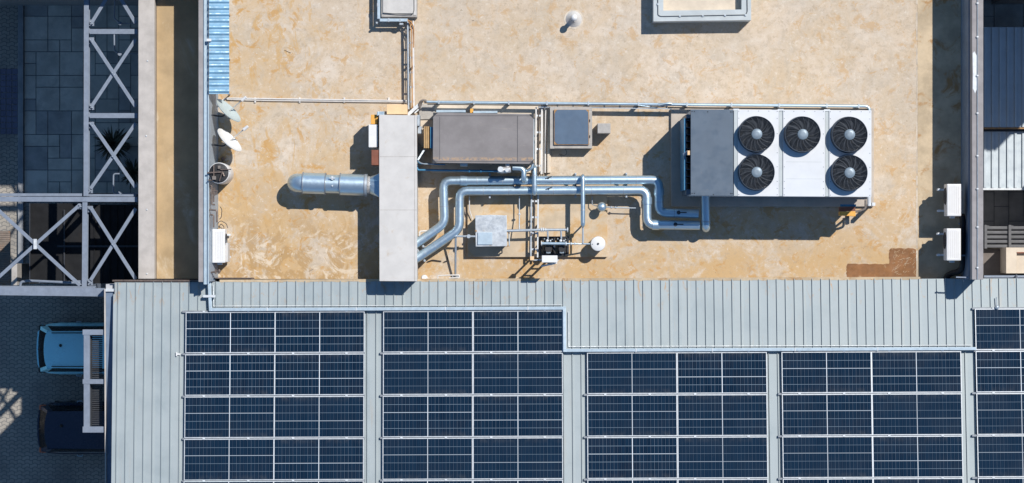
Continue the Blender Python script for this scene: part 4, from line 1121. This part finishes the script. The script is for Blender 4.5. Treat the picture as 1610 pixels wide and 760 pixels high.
cross(916.5, 277.5, 353.5, .056, .86, 'longer silver pipe crossing over the twin pipes towards the white vessel', [(916.5,353,.70),(916.5,370,.70),(916.5,383.5,.70)])

# ------------------------------------------------------------------ cable ladders in the middle, hatch, block
ladder('cable_ladder', 'pale cable ladder beside the brown unit, down to the twin pipes', (847.5,169), (846.5,274), 9, 4, .24, 1, ('pvc','pvc'), ('bronze',))
m = MB(); m.tube([P(857.5,164,.3),P(858,170,.22),P(857,272,.12)], .02, .05, 8); m.tube([P(853,166,.2),P(853.4,274,.1)], .012, .05, 8)
m.solo('conduit_pair', 'pvc', 'pair of pale conduits between cable ladder and slate lidded hatch', 'conduit', smooth=True)
MB().pbox(860.5,864,168,272,0,.16).solo('kerb_strip', 'padpale', 'narrow pale kerb strip left of the slate lidded hatch', 'kerb', bevel=.008)
ladder('cable_ladder', 'cable ladder from the twin pipes down to the pumps', (841,304), (840,405), 10.5, 4, .34, 1, ('galv_dull','tray_white'), ('bronze',))
rh = thing('roof_hatch', 'square roof hatch with slate blue lid on a concrete kerb', 'roof hatch', P(898,203,0))
zh = .42
m = MB(); m.pbox(864.6,872,168,234,0,zh); m.pbox(872.02,931,168,174,0,zh); m.pbox(872.02,931,226.5,233.6,0,zh); m.pbox(923,931.02,174.02,226.48,0,zh-.002); m.build('kerb', 'block', rh, bevel=.008)
MB().pbox(871,926,172.6,228,zh,zh+.06).build('lid_edge', 'rust', rh, bevel=.004)
MB().pprism([(876,172.8),(921,172.8),(925,177),(925.2,227.2),(876.5,227),(871.8,222.5),(872,178.5)], zh+.061, zh+.07).build('lid', 'lidblue', rh, bevel=.003)
m = MB(); m.pbox(925.5,928,188,191.5,zh,zh+.05); m.pbox(925.5,928,213,216.5,zh,zh+.05); m.each('hinge', 'dark', rh)
MB().pbox(939.6,960,194.2,209.8,0,.62).solo('concrete_post', 'block', 'short square concrete post beside the slate lidded hatch', 'post', bevel=.014)
m = MB(); m.tube([P(887,232,.02),P(892,240,.02),P(888,246,.02),P(878,241,.02),P(884,247,.02)], .005, .08, 5); m.solo('wire_scrap', 'cable', 'curl of thin wire on the roof below the hatch', 'wire')

# ------------------------------------------------------------------ pump plinth with tank, pumps, vessel
MB().pbox(735,955,308,404.5,0,.12).solo('pump_plinth', 'plinth', 'low ochre stained concrete plinth under pumps, tank and vessel', 'plinth', bevel=.012)
tk = thing('metal_tank', 'square galvanised tank with a small hatch in its lid', 'tank', P(772,363,.12))
zk = .66
MB().pbox(749,795.5,340,387,.12,zk-.02).build('tank_body', 'galv_dull', tk, bevel=.008)
MB().pprism([(747.2,339),(771,338),(796.8,338.8),(797,387.4),(748,388)], zk-.018, zk).build('tank_lid', 'galv_lid', tk, bevel=.006)
MB().pbox(751,774,365.6,385,zk,zk+.035).build('hatch', 'tray', tk, bevel=.008)
m = MB(); m.pbox(747,749.6,362,364.5,zk-.05,zk+.04); m.pbox(794,799,364,366,zk-.1,zk-.05); m.pbox(795,800,386,388,zk-.1,zk-.04); m.build('lug', 'rust', tk)
m = MB(); m.tube([P(796,363,.5),P(800,363,.5),P(801,387,.5),P(797,387.4,.5)], .016, .04, 8); m.build('overflow_pipe', 'galv_dull', tk)

m = MB(); m.tube([P(713,371.6,.62),P(748,372,.62)], .026, seg=10); m.tube([P(716.5,372,.6),P(716,434,.16)], .028, seg=10); m.tube([P(710.5,435,.1),P(722,435,.1)], .018, seg=8)
q = P(737,371.8,.62); m.sweep([q-Vector((.03,0,0)),q+Vector((.03,0,0))], .045, 12); m.lathe(q, [(.012,0),(.012,.1),(.05,.105),(.05,.12)], 10)
m.solo('overflow_pipe', 'galv_dull', 'grey pipe leaving the square tank and dropping towards the metal roof', 'pipe', smooth=True)
m = MB(); m.tube([P(738,309,.35),P(738,330,.25),P(743,345,.2)], .014, .05, 8)
m.solo('tank_conduit', 'pvc', 'thin pale conduit dropping from the twin pipes to the square tank', 'conduit', smooth=True)
m = MB(); m.tube([P(659,378,.3),P(660,364,.3),P(668,363.5,.3),P(676,363,.3)], .022, .04, 8)
m.solo('thin_pipe', 'pvc', 'thin pale pipe bent against the duct casing near the twin pipes', 'pipe', smooth=True)
m = MB(); m.tube([P(669,436.5,0),P(669,436.5,.28)], .055, seg=16); m.lathe(P(667,437,.28), [(.075,0),(.08,.03),(.06,.06),(.015,.07)], 18)
m.solo('vent_stub', 'white', 'small round white capped vent stub below the duct casing', 'vent', smooth=True)
m = MB(); m.tube([P(694,411,.04),P(680,409,.05),P(672,412,.04)], .014, .05, 7); m.tube([P(703,402,.05),P(704,410,.05),P(698,412,.05)], .012, .03, 7)
m.solo('loose_cable', 'cable', 'loose black cable on the ochre roof below the twin pipes', 'cable')

def px_pipe(name, lab, runs, flanges, mat='galv_dull', cat='pipe', extra=None):
    r = thing(name, lab, cat, P(*runs[0][0][0][:2], .12))
    m = MB()
    for pts, rad in runs: m.tube([P(*p) for p in pts], rad, .05, 12)
    m.build('pipe_run', mat, r, smooth=True)
    m = MB()
    for (p, d, rad) in flanges: q = P(*p); v = Vector(d)*.012; m.sweep([q-v,q+v], rad, 16)
    m.each('flange', 'tray_white', r, smooth=True)
    return r
m = MB(); m.tube([P(688,440,.30),P(688.5,433.5,.30),P(722,432.5,.30),P(722.5,437,.30),P(706,437.5,.30)], .016, .03, 8)
m.solo('low_conduit', 'pvc', 'thin white conduit loop on the roof edge left of the pump plinth', 'conduit', smooth=True)
px_pipe('suction_manifold', 'grey manifold pipe from the square tank above the pumps',
    [([(797,363.2,.60),(820,362.6,.60),(853,361.6,.60),(893,361.6,.60)], .034), ([(861,362,.60),(861.5,376,.58)], .024), ([(882,362,.60),(882.5,376,.58)], .024), ([(816.5,309,.4),(816.5,336,.4),(816.5,362,.55)], .016)],
    [((851,361.6,.6),(1,0,0),.06),((854,361.6,.6),(1,0,0),.06),((892.5,361.6,.6),(1,0,0),.065),((816.5,337,.42),(0,1,0),.045),((858,361.6,.6),(1,0,0),.045)], cat='pipe')
px_pipe('discharge_manifold', 'bright manifold pipe across the pumps to the white vessel',
    [([(852,383,.74),(890,383.3,.74)], .036), ([(890,383.3,.72),(912,383.6,.70),(932,383.8,.55)], .020)],
    [((851.5,383,.74),(1,0,0),.055),((890,383.3,.74),(1,0,0),.055),((898,383.4,.72),(1,0,0),.04),((904,383.5,.71),(1,0,0),.04)], 'galv')
def pump(px, lab):
    r = thing('booster_pump', lab, 'pump', P(px,387,.12), 'black booster pumps on the plinth')
    c = P(px,380,.0)
    b = MB(); b.box(c.x-.10,c.x+.10,c.y-.33,c.y+.10,.12,.17); b.build('base_frame', 'dark', r)
    m = MB(); m.lathe((c.x,c.y-.18,.17), [(.10,0),(.11,.03),(.10,.1),(.10,.42),(.085,.46)], 20); m.build('motor', 'black', r, smooth=True)
    m = MB()
    for i in range(8):
        a = 2*PI*i/8; m.box(c.x+.105*math.cos(a)-.008, c.x+.105*math.cos(a)+.008, c.y-.18+.105*math.sin(a)-.008, c.y-.18+.105*math.sin(a)+.008, .25, .55)
    m.build('cooling_fin', 'dark', r)
    m = MB(); m.box(c.x-.07,c.x+.07,c.y-.06,c.y+.06,.2,.56); m.build('pump_head', 'black', r, bevel=.02)
    m = MB(); m.lathe((c.x-.03,c.y+.02,.56), [(.035,0),(.035,.05),(.02,.06)], 12); m.lathe((c.x+.05,c.y+.02,.55), [(.02,0),(.02,.06)], 10); m.build('gauge', 'tray_white', r, smooth=True)
    m = MB(); m.box(c.x-.06,c.x+.05,c.y-.30,c.y-.24,.5,.62); m.build('terminal_box', 'hub', r, bevel=.01)
    return r
pr = pump(862, 'black booster pump beside the cable ladder, left of the pair')
dup(pr, pr.location+Vector((X(883)-X(862),0,0)), None, 'black booster pump nearest the white vessel, right of the pair')
sk = thing('steel_skid', 'black steel skid frame round the two booster pumps', 'frame', P(872,387,.12))
m = MB(); m.pbox(848,850.5,372,402,.12,.22); m.pbox(892,894.5,372,402,.12,.22); m.pbox(850.5,892,399,402,.12,.20); m.pbox(850.5,892,372,374,.12,.20); m.pbox(870.5,873,374,399,.12,.45); m.build('skid', 'dark', sk)
m = MB(); m.tube([P(853,378,.5),P(851,390,.5),P(856,398,.5)], .014, .04, 7); m.tube([P(872,378,.55),P(869,392,.5),P(874,399,.5)], .012, .04, 7); m.tube([P(889,376,.5),P(892,390,.5),P(886,398,.5)], .012, .04, 7); m.build('hose', 'cable', sk, smooth=True)
m = MB()
for px,py in ((856,376),(868,377),(877,376),(889,377),(862,398),(883,398),(871,388)): m.lathe(P(px,py,.5), [(.022,-.1),(.022,.02),(.012,.05)], 8)
m.build('valve', 'galv', sk, smooth=True)
cp = thing('electrical_cabinet', 'white pump control panel on a tall steel stand at the plinth edge', 'control panel', P(860,407,0))
MB().pbox(852,876.5,402,413,1.12,1.52).build('cabinet', 'white', cp, bevel=.012)
m = MB(); m.beam(P(851,419,1.0),P(876,413.5,1.05),.04,.03); m.build('open_flap', 'white', cp)
m = MB()
for px in (848,862):
    q = P(px,408,.0); m.box(q.x-.02,q.x+.02,q.y-.03,q.y+.01,0,1.15)
q0, q1 = P(848,408,0), P(862,408,0)
for z in (.45,.8): m.box(q0.x,q1.x,q0.y-.025,q0.y+.005,z,z+.035)
m.box(P(835,408,0).x,q1.x+.25,q0.y-.025,q0.y+.005,1.10,1.135)
m.build('stand', 'galv_dull', cp)
m = MB(); q = P(836,406,0); m.box(q.x-.05,q.x+.05,q.y-.05,q.y+.05,.9,1.15); m.box(q.x-.02,q.x+.02,q.y-.02,q.y+.02,0,.9); m.build('junction_box', 'tan', cp, bevel=.008)
wv = thing('pressure_vessel', 'round white domed pressure vessel at the right end of the plinth', 'pressure vessel', P(941,383,.12))
c = P(940.5,383.5,.7); c.z = .12
MB().lathe(c, [(.12,0),(.12,.05),(.155,.07),(.182,.11),(.186,.50),(.178,.53),(.13,.55),(.03,.558)], 36).build('vessel_shell', 'white', wv, smooth=True)
MB().lathe(c, [(.026,.556),(.026,.58),(.012,.59)], 14).build('valve_cap', 'dark', wv, smooth=True)
MB().lathe(c+Vector((-.14,-.01,0)), [(.01,.5),(.01,.56)], 8).build('air_valve', 'dark', wv)
sv = thing('mushroom_vent', 'small silver mushroom vent near the right end of the twin pipes', 'vent', P(946,325,.12))
c = P(946.5,325.5,.6); c.z = .0
MB().lathe(c, [(.07,.12),(.07,.5)], 20).build('vent_pipe', 'galv_dull', sv, smooth=True)
MB().lathe(c, [(.115,.46),(.12,.48),(.115,.53),(.075,.585),(.02,.605)], 28).build('cap', 'galv', sv, smooth=True)
m = MB(); m.tube([P(952,325.6,.3),P(965,326.5,.3),P(987,327.3,.3),P(1000,327.5,.3)], .016, .04, 8); m.tube([P(931,309,.3),P(931,322,.3),P(941,325,.4)], .012, .04, 7)
for px in (961, 968): q = P(px,326.4,.3); m.sweep([q-Vector((.015,0,0)),q+Vector((.015,0,0))], .034, 10)
m.solo('thin_pipe', 'galv_dull', 'thin grey pipe running right from the silver mushroom vent', 'pipe', smooth=True)

# ------------------------------------------------------------------ chiller
MB().pbox(1055,1374,170.5,325,0,.12).solo('chiller_plinth', 'paddark', 'wide worn concrete plinth under the five fan chiller', 'plinth', bevel=.012)
ch = thing('chiller', 'big white rooftop chiller with five round fans and a grey end panel', 'chiller', P(1222,242,.12))
zC = 2.16
rotc = lambda px, py: (px, py+(px-1228)*.006)
def cbox(m, a, b_, c, d, z0, z1): return m.pprism([rotc(a,c),rotc(b_,c),rotc(b_,d),rotc(a,d)], z0, z1)
cbox(MB(), 1087, 1369, 174, 308, .30, zC-.06).build('casing', 'chiller', ch, bevel=.01)
m = MB(); cbox(m,1087,1369,174.5,178,.125,.30); cbox(m,1087,1369,304,307.5,.125,.30); m.each('base_rail', 'dark', ch)
cbox(MB(), 1086, 1152.5, 173, 308.6, zC-.058, zC+.002).build('end_panel', 'greypanel', ch, bevel=.008)
m = MB()
for a,c in ((1087.5,175.5),(1091,175.5),(1148,176),(1150.4,176),(1087.5,304.5),(1091,304.5),(1148,304.5),(1150.4,304.5),(1121,306),(1112,176)): cbox(m,a,a+1.4,c,c+1.4,zC,zC+.008)
m.build('screw', 'flatblack', ch)
for a, c in ((1154,1159.5),): cbox(MB(),a,c,173.5,308.6,zC-.058,zC-.004).build('joint_strip', 'upstand', ch)
bays = ((1159.8,1224.5),(1231.2,1297.2),(1303.8,1370.2))
for a, c in bays: cbox(MB(), a, c, 173, 309.0, zC-.058, zC).build('bay_lid', 'chiller', ch, bevel=.006)
for a, c in ((1224.8,1230.9),(1297.5,1303.5)): cbox(MB(), a, c, 174, 308.4, zC-.058, zC-.03).build('joint_strip', 'upstand', ch)
m = MB()
for a, c in bays:
    for px in (a+1.4, c-3.0):
        for py in (175,186,210,240,262,285,296,306): cbox(m,px,px+1.0,py,py+1.0,zC-.001,zC+.006)
    for t in (.25,.5,.75): cbox(m,a+(c-a)*t,a+(c-a)*t+1,174.6,175.6,zC-.001,zC+.006)
m.build('screw', 'greypanel', ch)
m = MB(); cbox(m,1236,1292,254.4,254.9,zC-.001,zC+.002); cbox(m,1236,1292,281,281.5,zC-.001,zC+.002); m.build('lid_crease', 'upstand', ch)
m = MB(); cbox(m,1075.5,1078.4,187,300,.3,1.9); m.build('end_grille', 'bluecoil', ch)
m = MB()
for i in range(10): cbox(m,1078.6,1085,190+i*11,190.8+i*11,.4,1.85)
cbox(m,1079,1086.5,299,307,.3,1.9); cbox(m,1079,1086.5,181,187,.3,1.9)
m.build('end_frame', 'greypanel', ch)
MB().pbox(1081,1087,237,244,1.9,2.12).build('end_clip', 'tan', ch, bevel=.008); m = MB(); m.beam(P(1075,244,1.95),P(1083,238,2.0),.08,.02); m.build('end_strap', 'slate', ch)
for a in (1153, 1223, 1296): cbox(MB(), a, a+9, 171.6, 174.6, zC-.12, zC-.01).build('lifting_lug', 'tray_white', ch)
def fan(px, py):
    px, py = rotc(px, py); R = 27.2/PPM; c = P(px, py, zC+.24); c.z = zC
    s_ = MB(); prof_o = [(R*1.03,0),(R*1.03,.03),(R,.05),(R,.25),(R*.985,.262),(R*.955,.25),(R*.94,.0)]
    n = 48; vs = []; fs = []
    for r, z in prof_o:
        for k in range(n): a = 2*PI*k/n; vs.append((c.x+r*math.cos(a), c.y+r*math.sin(a), c.z+.001+z))
    for i in range(len(prof_o)-1):
        for k in range(n): fs.append((i*n+k, i*n+(k+1)%n, (i+1)*n+(k+1)%n, (i+1)*n+k))
    f = s_.add(vs, fs).build('fan', 'shroud', ch, smooth=True)
    MB().lathe((c.x,c.y,c.z+.002), [(R*.93,0),(R*.93,.012)], 40).build('cavity_shade_disc', 'flatblack', f)  # black disc painted for the dark of the cavity; the casing is closed
    b_ = MB(); ph = random.random()*2
    for i in range(9):
        a0 = ph+2*PI*i/9; vs = []; fs = []
        for j in range(7):
            t = j/6; rr = R*(.27+.63*t); sw = .55*t*t; wd = (.22+.13*math.sin(PI*min(1,t*.9)))
            for k in range(4):
                u = k/3-.5; a = a0+sw+u*wd*1.25*(1.15-.4*t); vs.append((c.x+rr*math.cos(a), c.y+rr*math.sin(a), c.z+.13+u*.09))
        for j in range(6):
            for k in range(3): fs.append((j*4+k, j*4+k+1, (j+1)*4+k+1, (j+1)*4+k))
        b_.add(vs, fs)
    b_.build('fan_blades', 'blade', f, smooth=True)
    MB().lathe(c, [(R*.30,.10),(R*.30,.262),(R*.27,.275),(R*.1,.28)], 28).build('hub', 'hub', f, smooth=True)
    g_ = MB()
    for r in (.36,.42,.48,.54,.60,.66,.72,.78,.84,.90): g_.ring((c.x,c.y,c.z+.255), R*r, .0042, 44, 4)
    for i in range(18):
        a = 2*PI*i/18; pts = [(c.x+R*q*math.cos(a+.55*q), c.y+R*q*math.sin(a+.55*q), c.z+.26) for q in (.29,.5,.7,.95)]
        g_.sweep(pts, .0042, 4)
    g_.build('fan_guard', 'guard', f)
for px, py in ((1190,211.2),(1262.3,211.2),(1336,211.2),(1190,271.2),(1336,271.2)): fan(px, py)
ib = thing('isolator_switch', 'orange brown isolator box on a bracket at the chiller corner', 'switch box', P(1332,331,0))
MB().pprism([(1320.5,326),(1344.5,325),(1345,332),(1320.8,332.6)], .75, 1.05).build('box_side', 'brown', ib)
MB().pprism([(1320.5,333),(1345,332.3),(1345.3,340.4),(1320.5,339)], .75, 1.06).build('box_front', 'orange', ib, bevel=.008)
m = MB(); m.pbox(1322,1346,321.5,325,.85,1.0); m.build('mount_plate', 'bluecoil', ib)
m = MB(); m.tube([P(1345,333,.9),P(1352,332,.9),P(1361,328.5,.9),P(1361,315,.9)], .03, .06, 10); m.tube([P(1333,341,.75),P(1333,341,.02)], .03, seg=10); m.build('stand_pipe', 'hose', ib, smooth=True)
m = MB(); m.tube([P(1366.5,308,.9),P(1366.8,324,.9)], .05, seg=10); m.box(P(1366.8,322,0).x-.04,P(1366.8,322,0).x+.04,P(1366.8,322,0).y-.04,P(1366.8,322,0).y+.04,0,.88); m.build('end_post', 'tray_white', ib)

# ------------------------------------------------------------------ right-hand side yard
sr = thing('shed_roof', 'galvanised two part shed roof beyond the right parapet', 'shed', P(1590,170,GZ))
zs = -2.5
def ribbed(px0, px1, py0, py1, z, step, nm):
    m = MB(); m.pbox(px0,px1,py0,py1,z-.05,z); ob = m.build(nm, 'shed', sr)
    r_ = MB(); px = px0+step*.55
    while px < px1-1:
        q0, q1 = P(px,py1-.5,z), P(px,py0+.5,z)
        r_.prism([(q0.x-.028,q0.y),(q0.x+.028,q0.y),(q1.x+.028,q1.y),(q1.x-.028,q1.y)], z-.004, z+.05); px += step
    r_.build('sheet_rib', 'shed', ob); return ob
ribbed(1530,1700,43,200.5,zs,12,'upper_sheet'); ribbed(1530,1700,207,296,zs-.25,12,'lower_sheet')
m = MB(); m.pbox(1530,1700,200.5,203,zs-.1,zs+.02); m.build('step_flashing', 'rust', sr); m = MB(); m.pbox(1530,1700,203,206.8,zs-.26,zs-.2); m.build('step_gap', 'dark', sr)
m = MB(); m.pbox(1530,1700,296,299,zs-.32,zs-.22); m.build('eaves_gutter', 'tray_white', sr)
q0, q1 = P(1552,60,zs), P(1690,290,zs); m = MB()
m.box(q0.x+.1,q1.x,q1.y,q0.y,GZ,zs-.36); m.build('shed_wall', 'wall', sr)
pg = thing('slatted_pergola', 'dark grey pergola of thick horizontal slats in the side yard', 'pergola', P(1585,372,GZ))
m = MB()
for i in range(5): m.pbox(1540,1690,356+i*7.2,361+i*7.2,-2.75,-2.6)
m.each('slat', 'slat', pg, bevel=.02)
m = MB()
for px in (1548,1586): m.pbox(px,px+4,354,391,-2.598,-2.54)
m.each('cross_rail', 'slat', pg)
m = MB()
for px in (1550,1588,1670):
    for py in (358,386): q = P(px,py,-3); m.box(q.x-.05,q.x+.05,q.y-.05,q.y+.05,GZ,-2.76)
m.each('post', 'slat', pg)
MB().pbox(1540,1590,391.5,433,-4.99,-2.9).solo('brown_annexe', 'deck', 'flat brown annexe roof left of the cream block in the side yard', 'annexe')
cb = thing('cream_block', 'cream rendered roof block with a recessed top beside the brown annexe', 'roof block', P(1610,410,GZ))
zq = -2.0
m = MB(); m.pbox(1582,1598.5,389.5,430,GZ,zq); m.pbox(1598.6,1680,389.5,397,GZ,zq-.002); m.pbox(1598.6,1680,397.1,430,GZ,zq-.12); m.build('block_wall', 'cream', cb)
m = MB(); m.pbox(1598.6,1640,396.6,398.4,zq-.12,zq+.01); m.build('recess_edge', 'brown', cb)
m = MB(); m.tube([P(1547,435.5,-.4),P(1700,435.0,-.4)], .04, seg=10); m.tube([P(1598,434,-.4),P(1598.5,442,.3)], .035, seg=10)
m.solo('rail_pipe', 'steel', 'grey pipe rail along the metal roof edge at the right', 'pipe', smooth=True)

# small litter on the roof
m = MB()
for px, py in ((450,74),(445,72)): pass
for px,py,a,L in ((447,79,-.4,.18),(560,430,.6,.12),(486,427,.5,.12),(742,33,.3,.06)):
    p = P(px,py,.008); m.beam(p, p+Vector((math.cos(a)*L, math.sin(a)*L, .004)), .008, .008)
m.solo('twig', 'bronze', 'dry twigs lying on the open concrete roof', 'twig')

# ------------------------------------------------------------------ light, world, camera
EL = math.radians(55)
hx, hy = .707, .707                                     # sun stands to the upper right
d = Vector((hx*math.cos(EL), hy*math.cos(EL), math.sin(EL)))
sun = bpy.data.lights.new('sun', 'SUN'); so = bpy.data.objects.new('sun', sun); COL.objects.link(so)
sun.energy = 4.6; sun.angle = math.radians(.53); sun.color = (1.0, .965, .92)
so.rotation_euler = d.to_track_quat('Z', 'Y').to_euler()
w = bpy.data.worlds.new('World'); S.world = w; w.use_nodes = True
nt = w.node_tree; bg = nt.nodes['Background']
sky = nt.nodes.new('ShaderNodeTexSky'); sky.sky_type = 'NISHITA'; sky.sun_disc = False
sky.sun_elevation = EL; sky.sun_rotation = math.atan2(hx, hy)
sky.altitude = 1500; sky.air_density = 1.0; sky.dust_density = .3; sky.ozone_density = 3.0
tint = nt.nodes.new('ShaderNodeMix'); tint.data_type = 'RGBA'; tint.blend_type = 'MULTIPLY'; tint.inputs[0].default_value = 1
tint.inputs[7].default_value = (.80, 1.03, 1.12, 1)          # clear, slightly cyan highveld sky
nt.links.new(sky.outputs[0], tint.inputs[6]); nt.links.new(tint.outputs[2], bg.inputs[0]); bg.inputs[1].default_value = .10
cam = bpy.data.cameras.new('camera'); co = bpy.data.objects.new('camera', cam); COL.objects.link(co)
cam.sensor_width = 36; cam.lens = 36*PPM*H/1610; cam.clip_start = .5; cam.clip_end = 2000
co.location = (0, 0, H); co.rotation_euler = (0, 0, 0)
S.camera = co
vs_ = S.view_settings; S.display_settings.display_device = 'sRGB'
vs_.view_transform = 'Standard'; vs_.look = 'None'; vs_.exposure = .1; vs_.gamma = 1; vs_.use_curve_mapping = False
